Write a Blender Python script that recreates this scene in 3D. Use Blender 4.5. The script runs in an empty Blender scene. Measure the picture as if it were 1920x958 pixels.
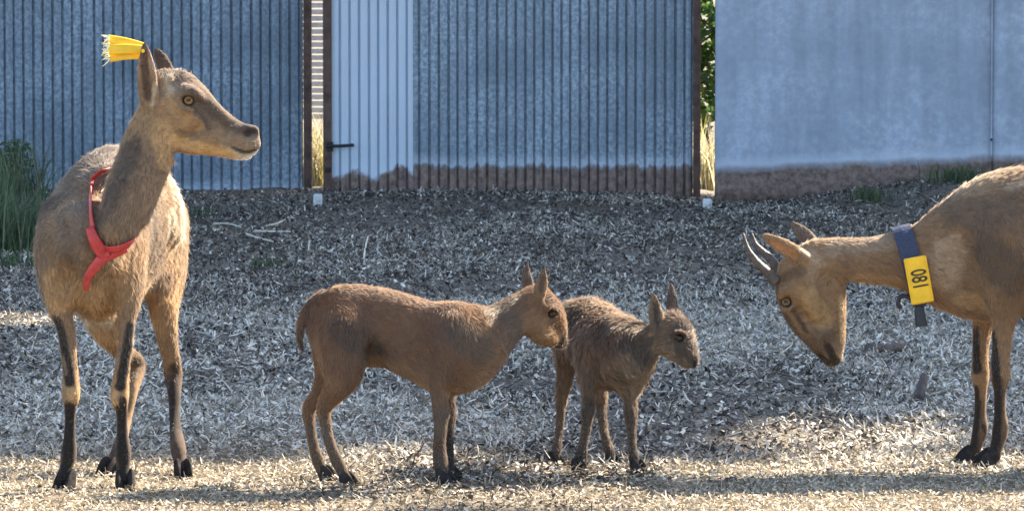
import bpy, math, random
import numpy as np
from mathutils import Vector, Matrix
from mathutils.bvhtree import BVHTree
from mathutils.geometry import tessellate_polygon

rng = np.random.default_rng(7)
random.seed(7)
SC = bpy.context.scene
COL = SC.collection

# ------------------------------------------------------------------ camera, sky, sun
F = 8850.0                      # focal length in pixels of the 1920 px wide photograph
CAM_H = 1.10
PITCH = math.atan(534.0 / F)
cam = bpy.data.objects.new('camera', bpy.data.cameras.new('camera'))
cam.data.sensor_width = 36.0
cam.data.lens = F / 1920.0 * 36.0
cam.data.clip_start = 0.1
cam.data.clip_end = 3000
cam.location = (0, 0, CAM_H)
cam.rotation_euler = (math.pi / 2 - PITCH, 0, 0)
COL.objects.link(cam)
SC.camera = cam
cam.data.dof.use_dof = True
cam.data.dof.focus_distance = 10.1
cam.data.dof.aperture_fstop = 36

SUN_EL, SUN_AZ = math.radians(34), math.radians(52)
SUN = np.array([math.sin(SUN_AZ) * math.cos(SUN_EL), math.cos(SUN_AZ) * math.cos(SUN_EL), math.sin(SUN_EL)])
world = bpy.data.worlds.new('World')
SC.world = world
world.use_nodes = True
wn = world.node_tree
sky = wn.nodes.new('ShaderNodeTexSky')
sky.sky_type = 'NISHITA'
sky.sun_disc = False
sky.sun_elevation = SUN_EL
sky.sun_rotation = SUN_AZ
wn.links.new(sky.outputs[0], wn.nodes['Background'].inputs[0])
wn.nodes['Background'].inputs[1].default_value = 0.085
sl = bpy.data.lights.new('sun', 'SUN')
sl.energy = 5.0
sl.angle = math.radians(0.53)
sl.color = (1.0, 0.90, 0.74)
so = bpy.data.objects.new('sun', sl)
so.rotation_euler = Vector(-SUN).to_track_quat('-Z', 'Y').to_euler()
so.location = (14, 20, 16)
COL.objects.link(so)
SC.view_settings.view_transform = 'Standard'
SC.view_settings.look = 'None'
SC.view_settings.exposure = 2.6
SC.view_settings.gamma = 1.0
SC.cycles_curves.shape = 'THICK'
SC.cycles.max_bounces = 6
SC.cycles.transparent_max_bounces = 4

# ------------------------------------------------------------------ where things stand
cp, sp = math.cos(PITCH), math.sin(PITCH)


def P(px, py, d):
    """world point seen at photo pixel (px, py) at distance d along +Y"""
    a, b = (px - 960.0) / F, -(py - 479.0) / F
    v = np.array([a, cp + b * sp, -sp + b * cp])
    return np.array([0, 0, CAM_H]) + v * (d / v[1])


def G(px, py):
    """point of the level ground seen at a photo pixel"""
    a, b = (px - 960.0) / F, -(py - 479.0) / F
    v = np.array([a, cp + b * sp, -sp + b * cp])
    return np.array([0, 0, CAM_H]) + v * (CAM_H / -v[2])


def proj(p):
    p = np.asarray(p, float) - np.array([0, 0, CAM_H])
    z = p[..., 1] * cp - p[..., 2] * sp
    u = p[..., 1] * sp + p[..., 2] * cp
    return np.stack([960 + F * p[..., 0] / z, 479 - F * u / z], -1)


# ------------------------------------------------------------------ small tools
def link(o, parent=None):
    COL.objects.link(o)
    if parent is not None:
        o.parent = parent
    return o


def thing(name, label, cat, loc, group=None):
    o = bpy.data.objects.new(name, None)
    o.empty_display_size = 0.1
    o.location = loc
    o['label'] = label
    o['category'] = cat
    if group:
        o['group'] = group
    return link(o)


def tag(o, label, cat, group=None):
    o['label'] = label
    o['category'] = cat
    if group:
        o['group'] = group
    return o


def base_of(parent):
    b = np.zeros(3)
    while parent is not None:
        b += np.array(parent.location)
        parent = parent.parent
    return b


def mesh(name, verts, faces, mat, parent=None, loc=None, smooth=False, col=None):
    """one mesh object; verts are world coordinates"""
    v = np.asarray(verts, np.float64).reshape(-1, 3)
    off = base_of(parent) if parent is not None else (np.array(loc, float) if loc is not None else np.zeros(3))
    me = bpy.data.meshes.new(name)
    if isinstance(faces, np.ndarray):
        n, k = faces.shape
        me.vertices.add(len(v))
        me.vertices.foreach_set('co', (v - off).astype(np.float32).ravel())
        me.loops.add(n * k)
        me.loops.foreach_set('vertex_index', faces.astype(np.int32).ravel())
        me.polygons.add(n)
        me.polygons.foreach_set('loop_start', np.arange(0, n * k, k, dtype=np.int32))
        me.update(calc_edges=True)
        me.validate()
    else:
        me.from_pydata((v - off).tolist(), [], faces)
        me.update()
    if smooth:
        me.polygons.foreach_set('use_smooth', np.ones(len(me.polygons), bool))
    if col is not None:
        a = me.attributes.new('col', 'FLOAT_COLOR', 'POINT')
        c = np.ones((len(v), 4), np.float32)
        c[:, :3] = col
        a.data.foreach_set('color', c.ravel())
    me.materials.append(mat)
    o = bpy.data.objects.new(name, me)
    if parent is None and loc is not None:
        o.location = loc
    return link(o, parent)


class MB:
    """collects simple shapes for one mesh"""

    def __init__(self):
        self.v, self.f = [], []

    def add(self, v, f):
        n = len(self.v)
        self.v += [tuple(x) for x in v]
        self.f += [[i + n for i in q] for q in f]
        return self

    def box(self, c, s, ax=None, bev=0.0):
        c = np.array(c, float)
        R = np.eye(3) if ax is None else np.array(ax, float)
        h = np.array(s, float) / 2
        b = min(bev, h.min() * 0.9)
        if b <= 0:
            v = [c + (np.array([x, y, z]) * h) @ R for x in (-1, 1) for y in (-1, 1) for z in (-1, 1)]
            return self.add(v, [[0, 1, 3, 2], [4, 6, 7, 5], [0, 4, 5, 1], [2, 3, 7, 6], [0, 2, 6, 4], [1, 5, 7, 3]])
        prof = [(-h[0] + b, -h[1]), (h[0] - b, -h[1]), (h[0], -h[1] + b), (h[0], h[1] - b), (h[0] - b, h[1]), (-h[0] + b, h[1]), (-h[0], h[1] - b), (-h[0], -h[1] + b)]
        v, f = [], []
        for z, k in ((-h[2], 1), (-h[2] + b, 0), (h[2] - b, 0), (h[2], 1)):
            for x, y in prof:
                sx = x - math.copysign(b, x) * k * 0.6
                sy = y - math.copysign(b, y) * k * 0.6
                v.append(c + np.array([sx, sy, z]) @ R)
        for r in range(3):
            for i in range(8):
                j = (i + 1) % 8
                f.append([r * 8 + i, r * 8 + j, r * 8 + 8 + j, r * 8 + 8 + i])
        f.append(list(range(7, -1, -1)))
        f.append(list(range(24, 32)))
        return self.add(v, f)

    def tube(self, pts, rad, n=8, normal=None, flat=1.0):
        """swept round or flat tube; normal = surface normals that the thin side follows"""
        pts = np.array(pts, float)
        m = len(pts)
        rad = np.full(m, rad) if np.isscalar(rad) else np.array(rad, float)
        T = np.gradient(pts, axis=0)
        T /= np.linalg.norm(T, axis=1)[:, None] + 1e-12
        v, f = [], []
        last = np.array([0.3, -0.8, 0.52])
        for i in range(m):
            nn = np.array(normal[i], float) if normal is not None else last
            nn = nn - T[i] * nn.dot(T[i])
            if np.linalg.norm(nn) < 1e-4:
                nn = np.cross(T[i], [1, 0, 0.3])
            nn /= np.linalg.norm(nn)
            last = nn
            b = np.cross(T[i], nn)
            for k in range(n):
                a = 2 * math.pi * k / n
                v.append(pts[i] + rad[i] * (math.cos(a) * b + flat * math.sin(a) * nn))
        for i in range(m - 1):
            for k in range(n):
                l = (k + 1) % n
                f.append([i * n + k, i * n + l, i * n + n + l, i * n + n + k])
        f.append(list(range(n - 1, -1, -1)))
        f.append(list(range((m - 1) * n, m * n)))
        return self.add(v, f)

    def build(self, name, mat, parent=None, loc=None, smooth=False):
        return mesh(name, self.v, self.f, mat, parent, loc, smooth)


def cr(pts, per=6):
    """Catmull-Rom resampling of control rows (any number of columns)"""
    p = np.array(pts, float)
    if len(p) == 2:
        t = np.linspace(0, 1, per + 1)[:, None]
        return p[0] * (1 - t) + p[1] * t
    q = np.vstack([2 * p[0] - p[1], p, 2 * p[-1] - p[-2]])
    out = []
    for i in range(1, len(q) - 2):
        for t in np.arange(per) / per:
            a, b, c, d = q[i - 1], q[i], q[i + 1], q[i + 2]
            out.append(0.5 * (2 * b + (c - a) * t + (2 * a - 5 * b + 4 * c - d) * t * t + (3 * b - a - 3 * c + d) * t ** 3))
    out.append(p[-1])
    return np.array(out)


def smooth01(x):
    x = np.clip(x, 0, 1)
    return x * x * (3 - 2 * x)


_perm = rng.random((64, 64, 64)).astype(np.float32)


def noise3(p):
    """cheap value noise, 0..1, unit cell"""
    p = np.asarray(p, np.float64)
    i = np.floor(p).astype(int)
    f = smooth01(p - i)
    r = 0
    for dx in (0, 1):
        for dy in (0, 1):
            for dz in (0, 1):
                w = (f[..., 0] if dx else 1 - f[..., 0]) * (f[..., 1] if dy else 1 - f[..., 1]) * (f[..., 2] if dz else 1 - f[..., 2])
                r = r + w * _perm[(i[..., 0] + dx) % 64, (i[..., 1] + dy) % 64, (i[..., 2] + dz) % 64]
    return r


def fbm(p, oct=3):
    p = np.asarray(p, float)
    s, a, t = 0, 1.0, 0
    for k in range(oct):
        s = s + a * noise3(p * 2 ** k + 17.3 * k)
        t += a
        a *= 0.5
    return s / t


# ------------------------------------------------------------------ materials
def new_mat(name):
    m = bpy.data.materials.new(name)
    m.use_nodes = True
    nt = m.node_tree
    b = nt.nodes['Principled BSDF']
    return m, nt, b


def N(nt, t, **kw):
    n = nt.nodes.new(t)
    for k, v in kw.items():
        if hasattr(n, k):
            setattr(n, k, v)
        else:
            n.inputs[k.replace('_', ' ')].default_value = v
    return n


def simple(name, c, rough=0.7, metal=0.0, var=0.25, scale=20.0, bump=0.0, spec=0.4):
    m, nt, b = new_mat(name)
    tc = N(nt, 'ShaderNodeTexCoord')
    nz = N(nt, 'ShaderNodeTexNoise', Scale=scale, Detail=5.0, Roughness=0.6)
    nt.links.new(tc.outputs['Object'], nz.inputs['Vector'])
    mr = N(nt, 'ShaderNodeMapRange')
    mr.inputs['From Min'].default_value = 0.3
    mr.inputs['From Max'].default_value = 0.7
    mr.inputs['To Min'].default_value = 1 - var
    mr.inputs['To Max'].default_value = 1 + var
    nt.links.new(nz.outputs['Fac'], mr.inputs['Value'])
    mx = N(nt, 'ShaderNodeMix', data_type='RGBA', blend_type='MULTIPLY')
    mx.inputs[0].default_value = 1
    mx.inputs[6].default_value = (*c, 1)
    nt.links.new(mr.outputs[0], mx.inputs[7])
    nt.links.new(mx.outputs[2], b.inputs['Base Color'])
    b.inputs['Roughness'].default_value = rough
    b.inputs['Metallic'].default_value = metal
    b.inputs['Specular IOR Level'].default_value = spec
    if bump:
        bp = N(nt, 'ShaderNodeBump', Strength=bump, Distance=0.01)
        nt.links.new(nz.outputs['Fac'], bp.inputs['Height'])
        nt.links.new(bp.outputs[0], b.inputs['Normal'])
    return m


def attr_mat(name, rough=0.9, var=0.25, scale=60.0, transl=0.0, spec=0.2):
    m, nt, b = new_mat(name)
    at = N(nt, 'ShaderNodeAttribute', attribute_name='col')
    tc = N(nt, 'ShaderNodeTexCoord')
    nz = N(nt, 'ShaderNodeTexNoise', Scale=scale, Detail=4.0)
    nt.links.new(tc.outputs['Object'], nz.inputs['Vector'])
    mr = N(nt, 'ShaderNodeMapRange')
    mr.inputs['From Min'].default_value = 0.3
    mr.inputs['From Max'].default_value = 0.7
    mr.inputs['To Min'].default_value = 1 - var
    mr.inputs['To Max'].default_value = 1 + var
    nt.links.new(nz.outputs['Fac'], mr.inputs['Value'])
    mx = N(nt, 'ShaderNodeMix', data_type='RGBA', blend_type='MULTIPLY')
    mx.inputs[0].default_value = 1
    nt.links.new(at.outputs['Color'], mx.inputs[6])
    nt.links.new(mr.outputs[0], mx.inputs[7])
    nt.links.new(mx.outputs[2], b.inputs['Base Color'])
    b.inputs['Roughness'].default_value = rough
    b.inputs['Specular IOR Level'].default_value = spec
    if transl:
        tr = N(nt, 'ShaderNodeBsdfTranslucent')
        nt.links.new(mx.outputs[2], tr.inputs['Color'])
        ms = N(nt, 'ShaderNodeMixShader')
        ms.inputs[0].default_value = transl
        nt.links.new(b.outputs[0], ms.inputs[1])
        nt.links.new(tr.outputs[0], ms.inputs[2])
        nt.links.new(ms.outputs[0], nt.nodes['Material Output'].inputs['Surface'])
    return m


def fur_mat():
    m = bpy.data.materials.new('fur')
    m.use_nodes = True
    nt = m.node_tree
    nt.nodes.remove(nt.nodes['Principled BSDF'])
    at = N(nt, 'ShaderNodeAttribute', attribute_name='col')
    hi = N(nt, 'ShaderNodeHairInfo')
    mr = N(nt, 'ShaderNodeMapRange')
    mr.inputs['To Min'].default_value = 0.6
    mr.inputs['To Max'].default_value = 1.6  # paler tips paint a brighter backlit rim along the silhouettes
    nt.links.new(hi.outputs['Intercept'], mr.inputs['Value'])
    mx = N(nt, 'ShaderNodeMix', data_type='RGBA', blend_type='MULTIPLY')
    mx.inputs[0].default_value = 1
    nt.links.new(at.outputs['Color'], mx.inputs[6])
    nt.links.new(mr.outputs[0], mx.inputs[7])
    d = N(nt, 'ShaderNodeBsdfDiffuse')
    t = N(nt, 'ShaderNodeBsdfHair', component='Transmission')
    t.inputs['RoughnessU'].default_value = 0.35
    t.inputs['RoughnessV'].default_value = 0.8
    g = N(nt, 'ShaderNodeBsdfHair', component='Reflection')
    g.inputs['RoughnessU'].default_value = 0.25
    g.inputs['RoughnessV'].default_value = 0.7
    pale = N(nt, 'ShaderNodeGamma')
    pale.inputs['Gamma'].default_value = 0.55
    nt.links.new(mx.outputs[2], pale.inputs['Color'])
    nt.links.new(mx.outputs[2], d.inputs['Color'])
    nt.links.new(pale.outputs[0], t.inputs['Color'])
    g.inputs['Color'].default_value = (0.9, 0.87, 0.8, 1)
    a = N(nt, 'ShaderNodeMixShader')
    a.inputs[0].default_value = 0.38
    nt.links.new(d.outputs[0], a.inputs[1])
    nt.links.new(t.outputs[0], a.inputs[2])
    tl = N(nt, 'ShaderNodeBsdfTranslucent')
    nt.links.new(pale.outputs[0], tl.inputs['Color'])
    e = N(nt, 'ShaderNodeMixShader')
    e.inputs[0].default_value = 0.22
    nt.links.new(a.outputs[0], e.inputs[1])
    nt.links.new(tl.outputs[0], e.inputs[2])
    c = N(nt, 'ShaderNodeMixShader')
    c.inputs[0].default_value = 0.07
    nt.links.new(e.outputs[0], c.inputs[1])
    nt.links.new(g.outputs[0], c.inputs[2])
    nt.links.new(c.outputs[0], nt.nodes['Material Output'].inputs['Surface'])
    return m


def sheet_mat(name, c, c2, speck=0.5, band=0.17, band_amp=0.05, band_on=1.0, smear=0.3, band_slope=0.0, grain=52.0, soft=0.012, streak=1.0):
    """painted, spangled sheet steel with a rusty mud-splashed foot"""
    m, nt, b = new_mat(name)
    L = nt.links.new
    tc = N(nt, 'ShaderNodeTexCoord')
    sep = N(nt, 'ShaderNodeSeparateXYZ')
    L(tc.outputs['Object'], sep.inputs[0])
    n1 = N(nt, 'ShaderNodeTexNoise', Scale=grain, Detail=5.0, Roughness=0.7)
    L(tc.outputs['Object'], n1.inputs['Vector'])
    r1 = N(nt, 'ShaderNodeMapRange')
    for k, v in (('From Min', 0.42), ('From Max', 0.62), ('To Min', 0.0), ('To Max', speck)):
        r1.inputs[k].default_value = v
    L(n1.outputs['Fac'], r1.inputs['Value'])
    # vertical streaks
    mp = N(nt, 'ShaderNodeMapping')
    mp.inputs['Scale'].default_value = (14, 14, 1.2)
    L(tc.outputs['Object'], mp.inputs['Vector'])
    n2 = N(nt, 'ShaderNodeTexNoise', Scale=1.0, Detail=5.0, Roughness=0.6)
    L(mp.outputs[0], n2.inputs['Vector'])
    n3 = N(nt, 'ShaderNodeTexNoise', Scale=2.2, Detail=4.0, Roughness=0.6)
    L(tc.outputs['Object'], n3.inputs['Vector'])
    mA = N(nt, 'ShaderNodeMix', data_type='RGBA')
    mA.inputs[6].default_value = (*c, 1)
    mA.inputs[7].default_value = (*c2, 1)
    blot = N(nt, 'ShaderNodeMapRange')
    for k, v in (('From Min', 0.38), ('From Max', 0.60), ('To Min', 0.35), ('To Max', 1.0)):
        blot.inputs[k].default_value = v
    L(n3.outputs['Fac'], blot.inputs['Value'])
    sm = N(nt, 'ShaderNodeMath', operation='MULTIPLY')
    L(r1.outputs[0], sm.inputs[0])
    L(blot.outputs[0], sm.inputs[1])
    L(sm.outputs[0], mA.inputs[0])
    r2 = N(nt, 'ShaderNodeMapRange')
    for k, v in (('From Min', 0.3), ('From Max', 0.7), ('To Min', 1 - smear), ('To Max', 1 + smear)):
        r2.inputs[k].default_value = v
    ad = N(nt, 'ShaderNodeMath', operation='ADD')
    L(n2.outputs['Fac'], ad.inputs[0])
    L(n3.outputs['Fac'], ad.inputs[1])
    hf = N(nt, 'ShaderNodeMath', operation='MULTIPLY')
    hf.inputs[1].default_value = 0.5
    L(ad.outputs[0], hf.inputs[0])
    L(hf.outputs[0], r2.inputs['Value'])
    mB = N(nt, 'ShaderNodeMix', data_type='RGBA', blend_type='MULTIPLY')
    mB.inputs[0].default_value = 1
    L(mA.outputs[2], mB.inputs[6])
    L(r2.outputs[0], mB.inputs[7])
    # rust and mud line: height + noise
    n4 = N(nt, 'ShaderNodeTexNoise', Scale=5.0, Detail=8.0, Roughness=0.62)
    mp4 = N(nt, 'ShaderNodeMapping')
    mp4.inputs['Scale'].default_value = (streak, streak, 0.7)
    L(tc.outputs['Object'], mp4.inputs['Vector'])
    L(mp4.outputs[0], n4.inputs['Vector'])
    off = N(nt, 'ShaderNodeMath', operation='MULTIPLY_ADD')
    off.inputs[1].default_value = -band_amp * 4
    off.inputs[2].default_value = band_amp * 2
    L(n4.outputs['Fac'], off.inputs[0])
    sx = N(nt, 'ShaderNodeMath', operation='MULTIPLY')
    sx.inputs[1].default_value = -band_slope
    L(sep.outputs['X'], sx.inputs[0])
    hz = N(nt, 'ShaderNodeMath', operation='ADD')
    L(sep.outputs['Z'], hz.inputs[0])
    L(off.outputs[0], hz.inputs[1])
    hz2 = N(nt, 'ShaderNodeMath', operation='ADD')
    L(hz.outputs[0], hz2.inputs[0])
    L(sx.outputs[0], hz2.inputs[1])
    rb = N(nt, 'ShaderNodeMapRange')
    for k, v in (('From Min', band + soft), ('From Max', band - soft), ('To Min', 0.0), ('To Max', band_on)):
        rb.inputs[k].default_value = v
    L(hz2.outputs[0], rb.inputs['Value'])
    n5 = N(nt, 'ShaderNodeTexNoise', Scale=30.0, Detail=6.0, Roughness=0.7)
    L(tc.outputs['Object'], n5.inputs['Vector'])
    cr5 = N(nt, 'ShaderNodeValToRGB')
    e = cr5.color_ramp.elements
    e[0].position, e[0].color = 0.36, (0.07, 0.048, 0.044, 1)
    e[1].position, e[1].color = 0.68, (0.25, 0.17, 0.145, 1)
    L(n5.outputs['Fac'], cr5.inputs[0])
    mC = N(nt, 'ShaderNodeMix', data_type='RGBA')
    L(rb.outputs[0], mC.inputs[0])
    L(mB.outputs[2], mC.inputs[6])
    L(cr5.outputs[0], mC.inputs[7])
    # pale lime bloom just above the rust line
    rp = N(nt, 'ShaderNodeMapRange')
    for k, v in (('From Min', band + 0.07), ('From Max', band + 0.015), ('To Min', 0.0), ('To Max', 0.45 * band_on)):
        rp.inputs[k].default_value = v
    L(hz2.outputs[0], rp.inputs['Value'])
    iv = N(nt, 'ShaderNodeMath', operation='SUBTRACT')
    iv.use_clamp = True
    L(rp.outputs[0], iv.inputs[0])
    L(rb.outputs[0], iv.inputs[1])
    mD = N(nt, 'ShaderNodeMix', data_type='RGBA')
    L(iv.outputs[0], mD.inputs[0])
    L(mC.outputs[2], mD.inputs[6])
    mD.inputs[7].default_value = (0.50, 0.56, 0.66, 1)
    L(mD.outputs[2], b.inputs['Base Color'])
    b.inputs['Roughness'].default_value = 0.55
    b.inputs['Specular IOR Level'].default_value = 0.35
    bp = N(nt, 'ShaderNodeBump', Strength=0.25, Distance=0.004)
    L(n1.outputs['Fac'], bp.inputs['Height'])
    L(bp.outputs[0], b.inputs['Normal'])
    return m


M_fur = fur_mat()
M_skin = attr_mat('coat_skin', 0.95, 0.2, 90)
M_litter = attr_mat('litter', 0.75, 0.2, 150, 0.12)
M_leaf = attr_mat('leaf', 0.6, 0.15, 40, 0.3, 0.4)
M_bark = simple('bark', (0.12, 0.085, 0.06), 0.9, var=0.5, scale=12, bump=0.6)
M_hoof = simple('hoof', (0.028, 0.025, 0.024), 0.85, var=0.5, scale=60, spec=0.0)
M_horn = simple('horn', (0.075, 0.058, 0.047), 0.6, var=0.45, scale=90, bump=0.3)
M_rustpost = simple('rusty_steel', (0.085, 0.05, 0.04), 0.85, var=0.45, scale=25, bump=0.3)
M_bolt = simple('dark_iron', (0.02, 0.02, 0.024), 0.5, 0.6, var=0.4, scale=60)
M_white = simple('white_chalky', (0.52, 0.52, 0.52), 0.8, var=0.2, scale=40)
M_yellow = simple('yellow_plastic', (0.74, 0.42, 0.010), 0.38, var=0.12, scale=40)
M_red = simple('red_leather', (0.40, 0.035, 0.035), 0.5, var=0.25, scale=80, bump=0.15)
M_strap = simple('collar_webbing', (0.028, 0.034, 0.062), 0.7, var=0.25, scale=150, bump=0.2)
M_black = simple('black_rubber', (0.012, 0.011, 0.016), 0.5, var=0.3, scale=80)
M_ink = simple('dark_print', (0.035, 0.025, 0.01), 0.7, var=0.15)
M_frayed = simple('frayed_plastic', (0.80, 0.74, 0.50), 0.5, var=0.15)

M_sheetL = sheet_mat('spangled_sheet', (0.100, 0.138, 0.182), (0.30, 0.37, 0.45), 0.85, band=0.02, band_amp=0.008, smear=0.22)
M_sheetP = sheet_mat('pale_painted_sheet', (0.42, 0.49, 0.58), (0.47, 0.54, 0.62), 0.3, band=0.135, band_amp=0.07, smear=0.08, band_slope=0.02)
M_sheetM = sheet_mat('worn_sheet', (0.130, 0.172, 0.22), (0.36, 0.43, 0.51), 0.8, band=0.165, band_amp=0.026, smear=0.2, streak=4.5)
M_sheetR = sheet_mat('flat_painted_sheet', (0.25, 0.30, 0.385), (0.40, 0.44, 0.52), 0.6, band=0.165, band_amp=0.016, smear=0.26, grain=26.0, soft=0.022, band_slope=0.045)


# ------------------------------------------------------------------ the ground
def mound(x, y):
    """soil heaped against the plain wall on the right, and a little under the gates"""
    x = np.asarray(x, float)
    y = np.asarray(y, float)
    w = smooth01((x - 0.95) / 1.6) * smooth01((y - 19.6) / 2.6)
    m = 0.17 * w * smooth01((26 - y) / 3)
    m = m + 0.035 * smooth01((y - 21.2) / 1.2) * smooth01((23.6 - y) / 0.6) * smooth01((1.1 - x) / 0.5)
    return m


def gz(x, y):
    x = np.asarray(x, float)
    y = np.asarray(y, float)
    near = smooth01((np.abs(y - 16) - 11.5) / -3.0) * smooth01((8 - np.abs(x)) / 3)
    p = np.stack([x, y, 0 * x], -1)
    b = 0.05 * (fbm(p * 1.3 + 5, 2) - 0.5) + 0.026 * (fbm(p * 5.0, 3) - 0.5) + 0.012 * (noise3(p * 17) - 0.5)
    calm = 0.35 + 0.65 * smooth01((y - 10.7) / 1.2)          # trodden flat where the animals stand
    return near * b * calm + mound(x, y)


def axis(lo, hi, step, far):
    a = list(np.arange(lo, hi, step))
    s = step
    x = hi
    while x < far:
        a.append(x)
        s *= 1.5
        x += s
    s = step
    x = lo - step
    pre = []
    while x > -far:
        pre.append(x)
        s *= 1.5
        x -= s
    return np.array(pre[::-1] + a)


gx = axis(-3.2, 3.4, 0.03, 900)
gy = axis(8.6, 23.6, 0.045, 900)
XX, YY = np.meshgrid(gx, gy, indexing='ij')
ZZ = gz(XX, YY)
nx, ny = XX.shape
idx = np.arange(nx * ny).reshape(nx, ny)
quads = np.stack([idx[:-1, :-1], idx[1:, :-1], idx[1:, 1:], idx[:-1, 1:]], -1).reshape(-1, 4)


def ground_mat():
    m, nt, b = new_mat('yard_soil')
    L = nt.links.new
    tc = N(nt, 'ShaderNodeTexCoord')
    a = N(nt, 'ShaderNodeTexNoise', Scale=1.6, Detail=6.0, Roughness=0.6)
    f = N(nt, 'ShaderNodeTexNoise', Scale=55.0, Detail=6.0, Roughness=0.75)
    L(tc.outputs['Object'], a.inputs['Vector'])
    L(tc.outputs['Object'], f.inputs['Vector'])
    r = N(nt, 'ShaderNodeValToRGB')
    e = r.color_ramp.elements
    e[0].position, e[0].color = 0.36, (0.035, 0.028, 0.024, 1)
    e[1].position, e[1].color = 0.68, (0.30, 0.25, 0.19, 1)
    L(f.outputs['Fac'], r.inputs[0])
    # towards the camera trodden straw covers the soil
    sep = N(nt, 'ShaderNodeSeparateXYZ')
    L(tc.outputs['Object'], sep.inputs[0])
    wv = N(nt, 'ShaderNodeMath', operation='MULTIPLY_ADD')
    wv.inputs[1].default_value = 3.0
    L(a.outputs['Fac'], wv.inputs[0])
    L(sep.outputs['Y'], wv.inputs[2])
    st = N(nt, 'ShaderNodeMapRange')
    for k, v in (('From Min', 12.6), ('From Max', 11.0), ('To Min', 0.0), ('To Max', 0.85)):
        st.inputs[k].default_value = v
    L(wv.outputs[0], st.inputs['Value'])
    rs = N(nt, 'ShaderNodeValToRGB')
    e = rs.color_ramp.elements
    e[0].position, e[0].color = 0.3, (0.16, 0.11, 0.06, 1)
    e[1].position, e[1].color = 0.62, (0.30, 0.245, 0.172, 1)
    L(f.outputs['Fac'], rs.inputs[0])
    mx = N(nt, 'ShaderNodeMix', data_type='RGBA')
    L(st.outputs[0], mx.inputs[0])
    L(r.outputs[0], mx.inputs[6])
    L(rs.outputs[0], mx.inputs[7])
    L(mx.outputs[2], b.inputs['Base Color'])
    b.inputs['Roughness'].default_value = 0.95
    b.inputs['Specular IOR Level'].default_value = 0.15
    bp = N(nt, 'ShaderNodeBump', Strength=0.8, Distance=0.012)
    L(f.outputs['Fac'], bp.inputs['Height'])
    L(bp.outputs[0], b.inputs['Normal'])
    return m


ground = mesh('ground', np.stack([XX, YY, ZZ], -1).reshape(-1, 3), quads, ground_mat(), smooth=True)
ground['kind'] = 'structure'


# sun flecks: where the added tree crowns are opened to let light through
def ell(px, py, rx, ry):
    c = G(px, py)
    ex = abs(G(px + rx, py)[0] - c[0])
    ey = max(abs(G(px, py + ry)[1] - c[1]), 0.28)
    return c[0], c[1], ex, ey


FLECKS = [ell(1550, 852, 125, 50), ell(1440, 930, 160, 16), ell(720, 872, 115, 12), ell(40, 606, 90, 10),
          ell(170, 915, 190, 26), ell(1740, 815, 60, 10), ell(1330, 940, 60, 14), ell(560, 945, 130, 14)]


def lit(x, y):
    p = np.stack([x, y, 0 * x], -1)
    n = fbm(p * np.array([2.6, 1.6, 1]) + 3.1, 3)
    s = smooth01((10.5 - y + (n - 0.5) * 2.4) / 0.5) * (0.10 + 0.90 * smooth01((n - 0.52) / 0.10))
    s = np.maximum(s, smooth01((9.1 - y) / 0.3))
    s = np.maximum(s, smooth01((y - 22.6) / 0.3) * smooth01((27.5 - y) / 0.5))
    for cx, cy, rx, ry in FLECKS:
        d = np.sqrt(((x - cx) / rx) ** 2 + ((y - cy) / ry) ** 2)
        s = np.maximum(s, smooth01((1.75 - d + (n - 0.5) * 1.3) / 0.45))
    return s


# leaves are also left out where they would keep the sun off the animals
SUNLIT = np.array([(-.62, 10, .78, .26), (-.83, 10.1, .62, .36), (-.80, 10.35, .42, .42), (-.83, 10.1, .15, .22), (-.35, 10.08, .34, .30), (-.08, 10.08, .34, .28), (-.2, 10.08, .12, .25),
                   (.12, 10.45, .32, .22), (.30, 10.28, .33, .22), (.22, 10.35, .12, .2), (.66, 10.46, .42, .24), (.90, 10.46, .50, .30), (1.2, 10.46, .45, .42), (1.05, 10.46, .15, .2), (1.6, 10.46, .45, .5)])


def sunlit(p):
    s = lit(*(p - SUN * (p[:, 2] / SUN[2])[:, None]).T[:2])
    for cx, cy, cz, r in SUNLIT:
        v = p - np.array([cx, cy, cz])
        d = np.linalg.norm(v - (v @ SUN)[:, None] * SUN, axis=1)
        s = np.maximum(s, smooth01((r + 0.12 - d) / 0.1))
    return s


# litter: dry leaf bits, chips and straw, past counting
def strips(c, yaw, pitch, L, W, curl, roll):
    n = len(c)
    f = np.stack([np.cos(yaw) * np.cos(pitch), np.sin(yaw) * np.cos(pitch), np.sin(pitch)], -1)
    s = np.stack([-np.sin(yaw) * np.cos(roll), np.cos(yaw) * np.cos(roll), np.sin(roll)], -1)
    u = np.cross(f, s)
    V = np.zeros((n, 6, 3))
    for i, t in enumerate((-0.5, 0.0, 0.5)):
        mid = c + f * (L * t)[:, None] - u * ((curl * L) * (4 * t * t - 0.3))[:, None] * -1
        w = W * (1.0 if i == 1 else 0.55)
        V[:, 2 * i] = mid - s * (w / 2)[:, None]
        V[:, 2 * i + 1] = mid + s * (w / 2)[:, None]
    q = np.array([[0, 1, 3, 2], [2, 3, 5, 4]])
    Fq = (np.arange(n)[:, None, None] * 6 + q[None]).reshape(-1, 4)
    return V.reshape(-1, 3), Fq


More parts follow.
